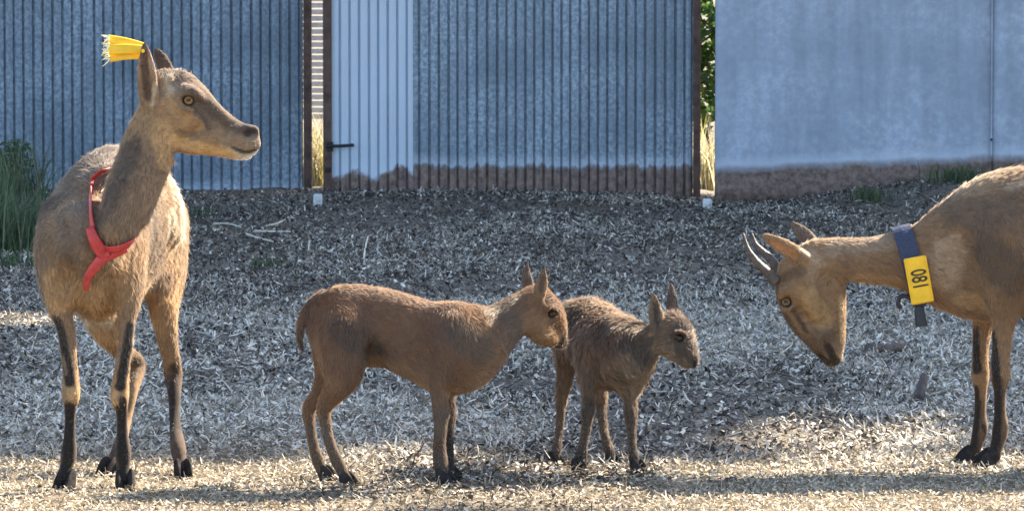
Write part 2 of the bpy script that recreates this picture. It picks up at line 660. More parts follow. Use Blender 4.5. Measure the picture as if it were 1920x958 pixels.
def litter():
    n = 520000
    y = 8.9 + (22.6 - 8.9) * rng.random(n) ** 1.12
    x = (rng.random(n) * 2 - 1) * (y * 0.1085 + 0.75)
    patch = fbm(np.stack([x * 1.7, y * 0.8, 0 * x], -1), 3)
    keep = rng.random(n) < 0.28 + 0.9 * smooth01((patch - 0.34) / 0.3) + 0.4 * smooth01((11.2 - y) / 1.0)
    x, y, patch = x[keep], y[keep], patch[keep]
    n = len(x)
    z = gz(x, y)
    near = smooth01((11.0 - y + (patch - .5) * 1.8) / 1.2)
    far = smooth01((y - 15.0 + (patch - .5) * 5 + np.clip(-0.4 - x, 0, 1) * 1.2) / 2.4)
    kind = rng.random(n)
    L = np.where(kind < 0.70, rng.uniform(0.007, 0.022, n), rng.uniform(0.018, 0.055, n))
    W = np.where(kind < 0.70, L * rng.uniform(0.28, 0.75, n), rng.uniform(0.0025, 0.0055, n))
    L = L * (1 - 0.45 * near)
    W = W * (1 - 0.35 * near)
    pitch = rng.normal(0, 0.36, n)
    yaw = rng.uniform(0, 6.283, n)
    roll = rng.normal(0, 0.5, n)
    curl = rng.normal(0.06, 0.16, n)
    c = np.stack([x, y, z + 0.003 + np.abs(np.sin(pitch)) * L * 0.32 + rng.random(n) * (0.012 - 0.007 * near)], -1)
    V, Fq = strips(c, yaw, pitch, L, W, curl, roll)
    t = rng.random(n)
    light = 0.50 - 0.26 * far + 0.06 * near
    light = light * (0.55 + 0.9 * smooth01((patch - 0.35) / 0.3))
    colr = np.where((t < light)[:, None], np.array([0.50, 0.45, 0.375]), np.where((t < light + 0.28)[:, None], np.array([0.20, 0.172, 0.14]), np.array([0.055, 0.045, 0.038])))
    straw = np.where((t < light)[:, None], np.array([0.36, 0.290, 0.200]), np.where((t < light + 0.40)[:, None], np.array([0.19, 0.150, 0.102]), np.array([0.07, 0.052, 0.04])))
    colr = colr * (1 - near[:, None] * 0.85) + straw * near[:, None] * 0.85
    colr = colr * rng.uniform(0.5, 1.5, n)[:, None]
    o = mesh('leaf_litter', V, Fq, M_litter, col=np.repeat(colr, 6, 0))
    o['kind'] = 'stuff'


litter()


# ------------------------------------------------------------------ gates and wall
def ribbed(x0, x1, y, z0, z1, pitch, depth=0.015, jitter=0.004):
    """profiled steel sheet: flat ribs between narrow pressed grooves"""
    xs, ys = [], []
    x = x0
    while x < x1 - 1e-4:
        w = min(pitch + random.uniform(-jitter, jitter), x1 - x)
        for t, d in ((0.0, 0.0), (0.36, -0.002), (0.70, 0.0), (0.79, depth), (0.89, depth), (0.98, 0.0)):
            xs.append(x + t * w)
            ys.append(y + d)
        x += w
    xs.append(x1)
    ys.append(y)
    zs = np.linspace(z0, z1, 7)
    n = len(xs)
    v = []
    for t in (0.0, 0.0016):
        for zz in zs:
            for a, b_ in zip(xs, ys):
                v.append((a, b_ + t, zz))
    f = []
    m = len(zs)
    for s in (0, 1):
        o = s * n * m
        for k in range(m - 1):
            for i in range(n - 1):
                q = [o + k * n + i, o + k * n + i + 1, o + (k + 1) * n + i + 1, o + (k + 1) * n + i]
                f.append(q if s == 0 else q[::-1])
    o = n * m
    for i in range(n - 1):
        f.append([i + 1, i, o + i, o + i + 1])
    return v, f


def xat(px, d):
    return (px - 960) / F * d


DL, DM, DR = 22.85, 22.5, 22.1
GATE_H = 2.35
# gate behind the standing goat
gl = thing('metal_gate', 'ribbed blue-grey steel gate behind the goat with the red collar', 'gate', (xat(285, DL), DL, 0))
for a, b_ in ((-420, -130), (-130, 168), (168, 568)):
    v, f = ribbed(xat(a, DL) - 0.012, xat(b_, DL), DL + (0.0025 if a == -130 else 0), 0.03, GATE_H, 0.0472)
    mesh('ribbed_sheet', v, f, M_sheetL, gl)
MB().box((xat(577, DL), DL, GATE_H / 2 + .012), (0.040, 0.045, GATE_H - .024), bev=0.004).build('frame_post', M_rustpost, gl)
MB().box((xat(-432, DL), DL, GATE_H / 2 + .012), (0.040, 0.045, GATE_H - .024), bev=0.004).build('frame_post', M_rustpost, gl)
MB().box((xat(72, DL), DL + 0.004, GATE_H + 0.022), (2.72, 0.045, 0.040), bev=0.004).build('frame_rail', M_rustpost, gl)

gm = thing('metal_gate', 'middle ribbed steel gate with a pale strip, rusty foot and side bolt', 'gate', (xat(960, DM), DM, 0))
v, f = ribbed(xat(622, DM) + 0.001, xat(778, DM), DM - 0.003, 0.0, GATE_H, 0.0445)
mesh('ribbed_sheet', v, f, M_sheetP, gm)['label'] = 'smooth pale blue ribbed sheet'
v, f = ribbed(xat(778, DM) - 0.02, xat(1299, DM), DM, 0.0, GATE_H, 0.0452)
mesh('ribbed_sheet', v, f, M_sheetM, gm)['label'] = 'mottled darker ribbed sheet'
for px in (614, 1306.5):
    MB().box((xat(px, DM), DM, GATE_H / 2 + .005), (0.041 if px < 800 else 0.034, 0.045, GATE_H - .01), bev=0.004).build('frame_post', M_rustpost, gm)
MB().box((xat(960, DM), DM + 0.004, GATE_H + 0.022), (1.80, 0.045, 0.040), bev=0.004).build('frame_rail', M_rustpost, gm)
bz = P(640, 273, DM)[2]
bt = MB()
bt.tube([(xat(612, DM), DM - 0.033, bz - 0.006), (xat(626, DM), DM - 0.034, bz - 0.002), (xat(645, DM), DM - 0.034, bz), (xat(664, DM), DM - 0.034, bz + 0.003)], 0.0075, 8)
bt.box((xat(619, DM), DM - 0.028, bz - 0.004), (0.03, 0.012, 0.045))
bt.build('bolt', M_bolt, gm)
MB().box((xat(616, DM), DM - 0.027, P(616, 318, DM)[2]), (0.03, 0.012, 0.022), bev=0.002).build('hinge', M_bolt, gm)

wl = thing('metal_wall', 'plain pale blue sheet metal wall behind the grazing goat', 'wall', (xat(1340, DR), DR, 0))
x0, x1, x2 = xat(1341, DR), xat(1858, DR), xat(2400, DR)


def panel(xa, xb, zb, zt, y, seed):
    """big flat sheet, slightly buckled, 2 mm thick"""
    nxp, nzp = 28, 34
    X, Z = np.meshgrid(np.linspace(xa, xb, nxp), np.linspace(zb, zt, nzp), indexing='ij')
    Yb = y + 0.010 * (fbm(np.stack([X * 2.2 + seed, Z * 2.0, 0 * X], -1), 2) - 0.5)
    v = np.concatenate([np.stack([X, Yb, Z], -1).reshape(-1, 3), np.stack([X, Yb + 0.002, Z], -1).reshape(-1, 3)])
    i = np.arange(nxp * nzp).reshape(nxp, nzp)
    q = np.stack([i[:-1, :-1], i[1:, :-1], i[1:, 1:], i[:-1, 1:]], -1).reshape(-1, 4)
    n = nxp * nzp
    rim = []
    for a in (i[:, 0], i[::-1, -1], i[0, ::-1], i[-1, :]):
        rim += [[a[k + 1], a[k], a[k] + n, a[k + 1] + n] for k in range(len(a) - 1)]
    return v, np.concatenate([q, q[:, ::-1] + n, np.array(rim)])


v, f = panel(x0, x1 + 0.004, 0.0, 2.5, DR, 1.0)
mesh('sheet_panel', v, f, M_sheetR, wl, smooth=True)
v, f = panel(x1 - 0.01, x2, 0.0, 2.5, DR + 0.009, 6.0)
mesh('sheet_panel', v, f, M_sheetR, wl, smooth=True)
MB().box((x1 + 0.002, DR - 0.0065, 1.36), (0.007, 0.004, 2.26), bev=0.001).build('seam_strip', M_sheetR, wl)
for zz in (P(1858, 262, DR)[2],):
    MB().tube([(x1 + 0.002, DR - 0.010, zz), (x1 + 0.002, DR - 0.016, zz)], 0.006, 8).build('rivet', M_bolt, wl)
MB().box((x0 + 0.012, DR + 0.03, 1.25), (0.024, 0.04, 2.5)).build('edge_post', M_bolt, wl)

# pale blocks on the ground in the two gaps
for px, py, lab in ((596, 396, 'small white block on the ground in the gap left of the middle gate'),
                    (1326, 399, 'small white block at the foot of the gap beside the plain wall')):
    p = G(px, py)
    p[2] = float(gz(p[0], p[1]))
    b = MB().box((p[0], p[1], p[2] + 0.028), (0.04, 0.045, 0.06), bev=0.006)
    b.box((p[0] + .004, p[1] - 0.026, p[2] + 0.035), (0.018, 0.006, 0.010))
    tag(b.build('stop_block', M_white, None, (p[0], p[1], 0)), lab, 'block', 'white blocks in the gate gaps')

# beyond the gates, seen through the gaps
p = P(597, 200, 24.6)
sc_ = thing('slatted_board', 'white slatted board standing beyond the gap left of the middle gate', 'board', (p[0], 24.6, 0))
for k in range(26):
    MB().box((p[0], 24.6, 0.34 + k * 0.034), (0.5, 0.02, 0.026), bev=0.003).build('slat', M_white, sc_)
for s in (-1, 1):
    MB().box((p[0] + s * 0.22, 24.62, 0.62), (0.03, 0.018, 1.24)).build('post', M_white, sc_)


def blob_leaves(c, R, n, size, cols, seed, clump=14):
    """leaf-sized faces gathered in clumps inside an ellipsoid"""
    r = np.random.default_rng(seed)
    R = np.array(R, float)
    d = r.normal(size=(clump, 3))
    d /= np.linalg.norm(d, axis=1)[:, None]
    cc = d * (r.random((clump, 1)) ** 0.45) * R * 0.8
    k = r.integers(0, clump, n)
    q = r.normal(size=(n, 3))
    q /= np.linalg.norm(q, axis=1)[:, None]
    pos = np.array(c) + cc[k] + q * (r.random((n, 1)) ** 0.5) * R * 0.42
    shade = r.uniform(0.6, 1.3, (clump, 1))[k] * r.uniform(0.7, 1.25, (n, 1))
    colr = np.array(cols)[r.integers(0, len(cols), n)] * shade
    return pos, colr, r


def leaf_mesh(pos, size, r, droop=0.3):
    n = len(pos)
    L = size * r.uniform(0.6, 1.3, n)
    return strips(pos, r.uniform(0, 6.283, n), r.normal(-droop, 0.6, n), L, L * r.uniform(0.3, 0.5, n), r.normal(0.05, 0.1, n), r.normal(0, 0.9, n))


def bush(name, label, base, R, n, size, cols, seed, cat='shrub', group=None):
    z0 = float(gz(base[0], base[1]))
    t = thing(name, label, cat, (base[0], base[1], z0), group)
    c = (base[0], base[1], z0 + R[2] * 0.95)
    pos, colr, r = blob_leaves(c, R, n, size, cols, seed)
    k = pos[:, 2] > z0 + 0.01
    V, Fq = leaf_mesh(pos[k], size, r)
    mesh('foliage', V, Fq, M_leaf, t, col=np.repeat(colr[k], 6, 0))
    st = MB()
    for i in range(7):
        a = r.uniform(0, 6.28)
        e = np.array(c) + np.array([math.cos(a) * R[0] * 0.7, math.sin(a) * R[1] * 0.7, R[2] * r.uniform(0.1, 0.75)])
        b0 = np.array([base[0] + math.cos(a) * 0.04, base[1] + math.sin(a) * 0.04, z0 - 0.02])
        st.tube(cr([b0, b0 * 0.5 + e * 0.5 + np.array([0, 0, 0.08]), e], 3), [0.012] * 3 + [0.007] * 3 + [0.003], 5)
    st.build('stem', M_bark, t)
    return t


GREEN = [(0.035, 0.07, 0.025), (0.05, 0.09, 0.03), (0.03, 0.055, 0.025)]
p = P(1330, 60, 25.2)
bush('leafy_bush', 'sunlit leafy bush beyond the gap beside the plain wall', (p[0] + 0.1, 25.2), (0.7, 0.45, 0.62), 2600, 0.085, [(0.05, 0.11, 0.03), (0.07, 0.13, 0.03), (0.16, 0.2, 0.03)], 3)
for px, py, d, s, lab in ((1328, 245, 23.6, 0.12, 'pale stone lying beyond the gap beside the plain wall'), (597, 310, 23.8, 0.10, 'pale stone lying beyond the gap left of the middle gate')):
    q = P(px, py, d)
    r_ = np.random.default_rng(int(px))
    vv, ff = [], []
    for i in range(7):
        th = math.pi * (i + 0.5) / 7
        for k in range(10):
            a = 2 * math.pi * k / 10
            rr = s * r_.uniform(0.85, 1.15)
            vv.append((q[0] + rr * 1.3 * math.sin(th) * math.cos(a), d + rr * math.sin(th) * math.sin(a), s * 0.7 + rr * 0.85 * math.cos(th)))
    for i in range(6):
        for k in range(10):
            l = (k + 1) % 10
            ff.append([i * 10 + k, i * 10 + l, i * 10 + 10 + l, i * 10 + 10 + k])
    ff += [list(range(9, -1, -1)), list(range(60, 70))]
    tag(mesh('stone', vv, ff, simple('pale_stone', (0.55, 0.48, 0.34), 0.9, var=0.3), None, (q[0], d, 0), True), lab, 'stone')

# ------------------------------------------------------------------ plants on the near side
bush('shrub', 'dark green fine leaved shrub at the left edge before the gate', (xat(-22, 19.6), 19.6), (0.22, 0.25, 0.20), 5000, 0.028, GREEN, 11)
bush('shrub', 'low dark green shrub further along the gate foot', (xat(-160, 20.6), 20.6), (0.3, 0.3, 0.3), 7000, 0.032, GREEN, 12)


def tuft(px, py, d, n, h, spread, label, seed, cols=((0.05, 0.085, 0.035), (0.08, 0.1, 0.05))):
    r = np.random.default_rng(seed)
    x = xat(px, d)
    z0 = float(gz(x, d))
    b0 = np.array([x, d, z0]) + r.normal(size=(n, 3)) * [spread, spread, 0.0]
    V = np.zeros((n, 6, 3))
    a = r.uniform(0, 6.28, n)
    ln = r.uniform(0.4, 1.0, n) * h
    lean = r.uniform(0.15, 0.7, n)
    dirv = np.stack([np.cos(a), np.sin(a), 0 * a], -1)
    side = np.stack([-np.sin(a), np.cos(a), 0 * a], -1)
    for i, (t, w) in enumerate(((0, 1.0), (0.55, 0.8), (1.0, 0.12))):
        mid = b0 + dirv * (ln * lean * t * t)[:, None] + np.array([0, 0, 1.0]) * (ln * t * (1 - 0.25 * lean * t))[:, None]
        V[:, 2 * i] = mid - side * 0.0035 * w
        V[:, 2 * i + 1] = mid + side * 0.0035 * w
    Fq = (np.arange(n)[:, None, None] * 6 + np.array([[0, 1, 3, 2], [2, 3, 5, 4]])[None]).reshape(-1, 4)
    c = np.array(cols)[r.integers(0, len(cols), n)] * r.uniform(0.6, 1.4, (n, 1))
    t = thing('grass_tuft', label, 'grass tuft', (x, d, z0), 'grass tufts along the wall and gates')
    mesh('blades', V.reshape(-1, 3), Fq, M_leaf, t, col=np.repeat(c, 6, 0))['kind'] = 'stuff'


tuft(1632, 360, 21.3, 110, 0.10, 0.05, 'green grass tuft on the soil bank under the rusty wall foot', 1)
tuft(1800, 330, 21.7, 150, 0.11, 0.07, 'green grass tuft against the wall foot above the grazing goat', 2)
tuft(372, 400, 20.9, 70, 0.06, 0.05, 'low green tuft before the gate beside the standing goat', 3)
tuft(500, 470, 17.6, 60, 0.05, 0.05, 'short green tuft among straw stalks in the yard', 4)
DRY = ((0.50, 0.42, 0.20), (0.56, 0.50, 0.34), (0.40, 0.36, 0.12), (0.3, 0.25, 0.16))
tuft(597, 0, 23.7, 170, 0.50, 0.05, 'dry yellow grass beyond the gap left of the middle gate', 8, DRY)
tuft(1328, 0, 23.5, 170, 0.46, 0.05, 'dry yellow grass beyond the gap beside the plain wall', 9, DRY)
GR2 = ((0.06, 0.10, 0.05), (0.09, 0.13, 0.07), (0.04, 0.07, 0.035), (0.12, 0.13, 0.08))
tuft(20, 0, 19.2, 420, 0.46, 0.085, 'tall loose green grass clump at the left edge before the shrub', 21, GR2)
tuft(62, 0, 18.6, 260, 0.30, 0.075, 'loose green grass clump close behind the shoulder of the standing goat', 22, GR2)
tuft(-30, 0, 18.3, 300, 0.36, 0.09, 'loose green grass clump cut by the left edge', 23, GR2)
tuft(28, 500, 17.2, 160, 0.10, 0.10, 'dark green tuft under the shrub at the left edge', 5, GREEN)
tuft(95, 420, 20.2, 150, 0.16, 0.08, 'dark green tuft half hidden behind the standing goat', 6, GREEN)


def stick(name, pts, r0, mat, label, cat, seed=0):
    w = [np.array([*G(px, py)[:2], 0.0]) for px, py, h in pts]
    for q, (px, py, h) in zip(w, pts):
        q[2] = float(gz(q[0], q[1])) + h
    w = cr(w, 4)
    rad = r0 * np.linspace(1, 0.7, len(w)) * np.random.default_rng(seed).uniform(0.85, 1.15, len(w))
    b = MB().tube(w, rad, 7)
    return tag(b.build(name, mat, None, tuple(np.round(w[0], 3)), True), label, cat)


M_stick = simple('weathered_wood', (0.075, 0.058, 0.05), 0.9, var=0.5, scale=50, bump=0.5)
M_stalk = simple('dry_stalk', (0.60, 0.55, 0.44), 0.7, var=0.2)
stick('stick', [(1626, 672, .02), (1660, 670, .024), (1700, 664, .02)], 0.017, M_stick, 'thick dark stick lying in front of the grazing goat', 'stick', 1)
stick('stick', [(1668, 684, .012), (1688, 682, .015), (1702, 674, .012)], 0.010, M_stick, 'short dark twig lying against the thick stick', 'stick', 2)
stick('bark_chunk', [(1722, 752, .008), (1726, 750, .03), (1733, 748, .055)], 0.017, M_stick, 'dark chunk of bark standing among the litter near the grazing goat', 'bark', 3)
stick('twig', [(10, 300, .1), (14, 250, .22), (18, 236, .28)], 0.006, M_stick, 'bare twig poking up from the shrub at the left edge', 'twig', 4)
for i, (a, b_, lab) in enumerate((((476, 446), (545, 446), 'pale straight stalk lying level in the yard before the gate'),
                                  ((462, 453), (512, 462), 'pale stalk slanting down to the right below the level one'),
                                  ((500, 436), (542, 418), 'pale stalk slanting up to the right before the rusty gate post'),
                                  ((682, 490), (690, 460), 'pale upright looking stalk behind the red brown kid'),
                                  ((402, 432), (452, 436), 'pale thin stalk beside the flank of the standing goat'))):
    stick('straw_stalk', [(*a, .02), ((a[0] + b_[0]) / 2, (a[1] + b_[1]) / 2, .028), (*b_, .02)], 0.004, M_stalk, lab, 'stalk', i)
for i, (px, py, s) in enumerate(((8, 746, .018), (1358, 778, .011), (1290, 852, .012), (1505, 858, .009), (1372, 905, .010), (1092, 790, .010))):
    q = G(px, py)
    r_ = np.random.default_rng(100 + i)
    vv, ff = [], []
    for a in range(5):
        th = math.pi * (a + 0.5) / 5
        for k in range(8):
            an = 2 * math.pi * k / 8
            rr = s * r_.uniform(0.75, 1.2)
            vv.append((q[0] + rr * 1.5 * math.sin(th) * math.cos(an), q[1] + rr * math.sin(th) * math.sin(an), gz(q[0], q[1]) + s * .5 + rr * 0.8 * math.cos(th)))
    for a in range(4):
        for k in range(8):
            l = (k + 1) % 8
            ff.append([a * 8 + k, a * 8 + l, a * 8 + 8 + l, a * 8 + 8 + k])
    ff += [list(range(7, -1, -1)), list(range(32, 40))]
    tag(mesh('dung_clod', vv, ff, M_stick, None, (q[0], q[1], float(gz(q[0], q[1]))), True),
        ['dark clod at the left edge beside the standing goat', 'dark clod right of the small kid near its head', 'dark clod on the ground below the small kid muzzle',
         'dark clod in the bright sun patch', 'dark clod in the foreground below the sun patch', 'small dark clod between the legs of the small kid'][i], 'clod', 'dark clods in the litter')


# ------------------------------------------------------------------ unseen trees added right of the yard; crowns shaped for the shade and sun flecks
def tree(x, y, seed, label):
    r = np.random.default_rng(seed)
    t = thing('shade_tree', label, 'tree', (x, y, 0), 'oaks along the right side of the yard')
    tr = MB()
    tr.tube(cr([(x, y, -0.2), (x + .1, y, 2.5), (x - .1, y + .1, 5), (x, y, 8.6)], 4), np.linspace(0.24, 0.05, 13), 9)
    ctr = np.array([x, y, 6.9])
    R = np.array([2.4, 2.3, 3.0])
    nc = 90
    d = r.normal(size=(nc, 3))
    d /= np.linalg.norm(d, axis=1)[:, None]
    cc = ctr + d * (r.random((nc, 1)) ** 0.4) * R
    for i in range(0, nc, 6):
        z = min(8.0, max(3.0, cc[i][2] - 1.3))
        if sunlit(np.linspace(0, 1, 8)[:, None] * (cc[i] - np.array([x, y, z])) + np.array([x, y, z])).max() > 0.2:
            continue
        tr.tube(cr([(x, y, z), (np.array([x, y, z]) + cc[i]) / 2 + [0, 0, .2], cc[i]], 3), np.linspace(0.07, 0.015, 7), 6)
    tr.build('trunk', M_bark, t, smooth=True)
    n = 34000
    k = r.integers(0, nc, n)
    q = r.normal(size=(n, 3))
    q /= np.linalg.norm(q, axis=1)[:, None]
    pos = cc[k] + q * (r.random((n, 1)) ** 0.5) * np.array([0.95, 0.9, 0.75])
    keep = (r.random(n) > sunlit(pos)) & (pos[:, 2] > 3.2)  # leaves on the sun's path to flecks and animals are culled
    pos, k = pos[keep], k[keep]
    n = len(pos)
    L = r.uniform(0.10, 0.22, n)
    V, Fq = strips(pos, r.uniform(0, 6.283, n), r.normal(0, 0.6, n), L, L * 0.6, r.normal(0, 0.1, n), r.normal(0, 0.7, n))
    c = np.array([0.045, 0.075, 0.03]) * r.uniform(0.6, 1.4, (nc, 1))[k] * r.uniform(0.7, 1.3, (n, 1))
    mesh('crown', V, Fq, M_leaf, t, col=np.repeat(c, 6, 0))


for i, (x, y, lab) in enumerate(((8.3, 18.2, 'first tree of the row along the right side of the yard'), (8.5, 21.2, 'second tree of the row along the right side of the yard'), (8.2, 24.2, 'third tree of the row, by the end of the wall'),
                                 (8.4, 27.2, 'fourth tree of the row, past the wall'), (8.3, 30.2, 'last tree of the row, far past the wall'))):
    tree(x, y, 40 + i, lab)


# ------------------------------------------------------------------ animals
def surface_nets(Fd, org, h):
    s = Fd < 0
    n0, n1, n2 = (k - 1 for k in Fd.shape)
    cnt = np.zeros((n0, n1, n2), np.int8)
    for a in (0, 1):
        for b in (0, 1):
            for c in (0, 1):
                cnt += s[a:a + n0, b:b + n1, c:c + n2]
    ci = np.argwhere((cnt > 0) & (cnt < 8))
    idx = np.full((n0, n1, n2), -1, np.int32)
    idx[ci[:, 0], ci[:, 1], ci[:, 2]] = np.arange(len(ci))
    pos = np.zeros((len(ci), 3))
    num = np.zeros(len(ci))
    corners = [(a, b, c) for a in (0, 1) for b in (0, 1) for c in (0, 1)]
    for A in corners:
        for ax in range(3):
            if A[ax]:
                continue
            B = list(A)
            B[ax] = 1
            va = Fd[ci[:, 0] + A[0], ci[:, 1] + A[1], ci[:, 2] + A[2]]
            vb = Fd[ci[:, 0] + B[0], ci[:, 1] + B[1], ci[:, 2] + B[2]]
            m = (va < 0) != (vb < 0)
            t = np.where(m, va / np.where(m, va - vb, 1), 0)
            pt = np.array(A, float)[None] + np.zeros((len(ci), 3))
            pt[:, ax] += t
            pos[m] += pt[m]
            num[m] += 1
    V = (ci + pos / num[:, None]) * h + org
    quads = []
    for ax in range(3):
        sl0 = [slice(1, -1)] * 3
        sl0[ax] = slice(0, -1)
        sl1 = list(sl0)
        sl1[ax] = slice(1, None)
        A, B = s[tuple(sl0)], s[tuple(sl1)]
        e = np.argwhere(A != B)
        flip = A[e[:, 0], e[:, 1], e[:, 2]]
        off = np.ones(3, int)
        off[ax] = 0
        e = e + off
        u, w = (ax + 1) % 3, (ax + 2) % 3
        du, dw = np.zeros(3, int), np.zeros(3, int)
        du[u] = 1
        dw[w] = 1
        c = [e - du - dw, e - dw, e, e - du]
        q = np.stack([idx[k[:, 0], k[:, 1], k[:, 2]] for k in c], -1)
        q[~flip] = q[~flip][:, ::-1]
        quads.append(q)
    return V, np.concatenate(quads)


class Animal:
    def __init__(self, name, label, cat, d0, base, h=0.004, group=None):
        self.d0, self.h = d0, h
        self.chains, self.paints, self.bald = [], [], []
        self.root = thing(name, label, cat, tuple(base), group)

    def w(self, px, py, dd):
        return P(px, py, self.d0 + dd)

    def ch(self, pts, col, flat=None, k=0.02, fur=0.010, rev=False, op='add', per=4, thick=1.0):
        """pts: (px, py, depth offset, radius in m)"""
        fl = [fur] * len(pts) if np.isscalar(fur) else list(np.interp(np.linspace(0, 1, len(pts)), np.linspace(0, 1, len(fur)), fur))
        sh = 0.52 if op == 'add' else 0.0
        if thick != 1.0:
            pts = [(a, b, c, r * (thick if r < 0.024 else 1.0)) for a, b, c, r in pts]
        auto = op == 'sub' and any(q[2] is None for q in pts)
        rows = cr(np.array([[*self.w(a, b, c or 0.0), max(r - sh * f, 0.55 * r), f] for (a, b, c, r), f in zip(pts, fl)]), per)
        self.chains.append(dict(p=rows[:, :3], r=rows[:, 3], col=col, flat=flat, k=k, fur=rows[:, 4], rev=rev, op=op, auto=pts if auto else None, per=per))
        return self

    def paint(self, pts, r, col, s=1.0, nrm=None, soft=0.5):
        """coat marking or painted-in light and shade around a polyline; nrm limits it to one side"""
        self.paints.append((pts, r, np.array(col), s, nrm, soft))
        return self

    def nofur(self, pt, r, f=0.0):
        self.bald.append((pt, r, f))

    @staticmethod
    def dist(p, c, want_t=False):
        a, r, flat = c['p'], c['r'], c['flat']
        if flat is not None:
            n = np.array(flat[0], float)
            n /= np.linalg.norm(n)
            n = n.astype(np.float32)
            s = np.float32(1.0 / flat[1] - 1.0)
            o = a[0]
            T = lambda q: q + n * (s * ((q - o) @ n))[..., None]
            q, a2 = T(p), T(a)
        else:
            q, a2 = p, a
        best = None
        bt = None
        for i in range(len(a2) - 1):
            ab = (a2[i + 1] - a2[i]).astype(np.float32)
            L2 = float(ab @ ab) + 1e-12
            v = q - a2[i].astype(np.float32)
            t = np.clip((v @ ab) / L2, 0, 1)
            v = v - t[..., None] * ab
            l = np.sqrt((v * v).sum(-1) + 1e-12)
            d = l - (r[i] + t * (r[i + 1] - r[i]))
            if flat is not None:
                gn = (v @ n) / l
                d = d / np.sqrt(1 + (float((1 / flat[1]) ** 2) - 1) * gn * gn)
            if best is None:
                best = d
                bt = i + t
            else:
                m = d < best
                best = np.where(m, d, best)
                if want_t:
                    bt = np.where(m, i + t, bt)
        return (best, bt) if want_t else best

    def build(self, nhair, hair_w=0.0009, seed=1, lay=0.8, mottle=0.25, lock=0.011, tone=0.38, bend=0.22):
        h = self.h
        lo = np.min([np.min(c['p'] - c['r'][:, None] * max(1, c['flat'][1] if c['flat'] else 1), 0) for c in self.chains if c['op'] == 'add'], 0) - 0.03
        hi = np.max([np.max(c['p'] + c['r'][:, None] * max(1, c['flat'][1] if c['flat'] else 1), 0) for c in self.chains if c['op'] == 'add'], 0) + 0.03
        shp = np.ceil((hi - lo) / h).astype(int) + 1
        Fd = np.full(shp, 1.0, np.float32)
        for c in sorted(self.chains, key=lambda c: c['op']):
            if c.get('auto'):
                rows = []
                for px, py, dd, rr in c['auto']:
                    o = dd or 0.0
                    for st in np.arange(-0.2, 0.2, h * 0.5):
                        q = ((self.w(px, py, st) - lo) / h + 0.5).astype(int)
                        if (q >= 0).all() and (q < shp).all() and Fd[tuple(q)] < 0:
                            o = st
                            break
                    rows.append([*self.w(px, py, o), rr])
                rows = cr(np.array(rows), c['per'])
                c['p'], c['r'] = rows[:, :3], rows[:, 3]
            mx = max(1, c['flat'][1] if c['flat'] else 1)
            pad = c['k'] + 0.02
            a = np.maximum(((np.min(c['p'] - c['r'][:, None] * mx, 0) - pad - lo) / h).astype(int), 0)
            b = np.minimum(((np.max(c['p'] + c['r'][:, None] * mx, 0) + pad - lo) / h).astype(int) + 2, shp)
            ax = [(lo[i] + np.arange(a[i], b[i]) * h).astype(np.float32) for i in range(3)]
            g = np.stack(np.meshgrid(*ax, indexing='ij'), -1)
            d = self.dist(g, c)
            sl = tuple(slice(a[i], b[i]) for i in range(3))
            f = Fd[sl]
            k = c['k']
            if c['op'] == 'add':
                q = np.maximum(k - np.abs(f - d), 0) / k
                Fd[sl] = np.minimum(f, d) - q * q * k * 0.25
            else:
                d = -d
                q = np.maximum(k - np.abs(f - d), 0) / k
                Fd[sl] = np.maximum(f, d) + q * q * k * 0.25
        V, Q = surface_nets(Fd, lo, h)
        # relax
        for it in range(3):
            acc = np.zeros_like(V)
            n = np.zeros(len(V))
            for i in range(4):
                a, b = Q[:, i], Q[:, (i + 1) % 4]
                np.add.at(acc, a, V[b])
                np.add.at(acc, b, V[a])
                np.add.at(n, a, 1)
                np.add.at(n, b, 1)
            V = V * 0.5 + 0.5 * acc / n[:, None]
        self.V, self.Q = V, Q
        fn = np.cross(V[Q[:, 2]] - V[Q[:, 0]], V[Q[:, 3]] - V[Q[:, 1]])
        vn = np.zeros_like(V)
        for i in range(4):
            np.add.at(vn, Q[:, i], fn)
        vn /= np.linalg.norm(vn, axis=1)[:, None] + 1e-12
        self.vn = vn
        self.bvh = BVHTree.FromPolygons([tuple(x) for x in V], Q.tolist())
        # coat colour, hair length and lie of the hair
        p32 = V.astype(np.float32)
        W = 0
        C = np.zeros((len(V), 3))
        T = np.zeros((len(V), 3))
        Lf = np.zeros(len(V))
        for c in self.chains:
            if c['op'] != 'add':
                continue
            d, t = self.dist(p32, c, True)
            w = np.exp(-np.maximum(d, -0.004) / 0.010) + 1e-9
            cc = np.array(c['col'], float)
            if cc.ndim == 2:
                u = t / (len(c['p']) - 1) * (len(cc) - 1)
                i = np.clip(u.astype(int), 0, len(cc) - 2)
                fr = (u - i)[:, None]
                cv = cc[i] * (1 - fr) + cc[i + 1] * fr
            else:
                cv = np.repeat(cc[None], len(V), 0)
            tg = np.gradient(c['p'], axis=0)
            tg /= np.linalg.norm(tg, axis=1)[:, None] + 1e-9
            if c['rev']:
                tg = -tg
            tv = tg[np.clip(np.round(t).astype(int), 0, len(tg) - 1)]
            W = W + w
            C += w[:, None] * cv
            T += w[:, None] * tv
            Lf += w * np.interp(t, np.arange(len(c['fur'])), c['fur'])
        C /= W[:, None]
        Lf /= W
        for w, r, colr, s, nrm, soft in self.paints:
            w = np.array([self.hit(*q)[0] if len(q) == 2 else self.w(*q) for q in w])
            d = self.dist(p32, dict(p=w if len(w) > 1 else np.vstack([w, w + 1e-4]), r=np.zeros(max(2, len(w))), flat=None))
            d = d + (fbm(V * 60 + 3, 2) - 0.5) * 0.5 * r
            m = s * smooth01((r - d) / (soft * r))
            if nrm is not None:
                m = m * smooth01(((vn @ np.array(nrm)) + 0.1) / 0.6)
            C = C * (1 - m[:, None]) + colr * m[:, None]
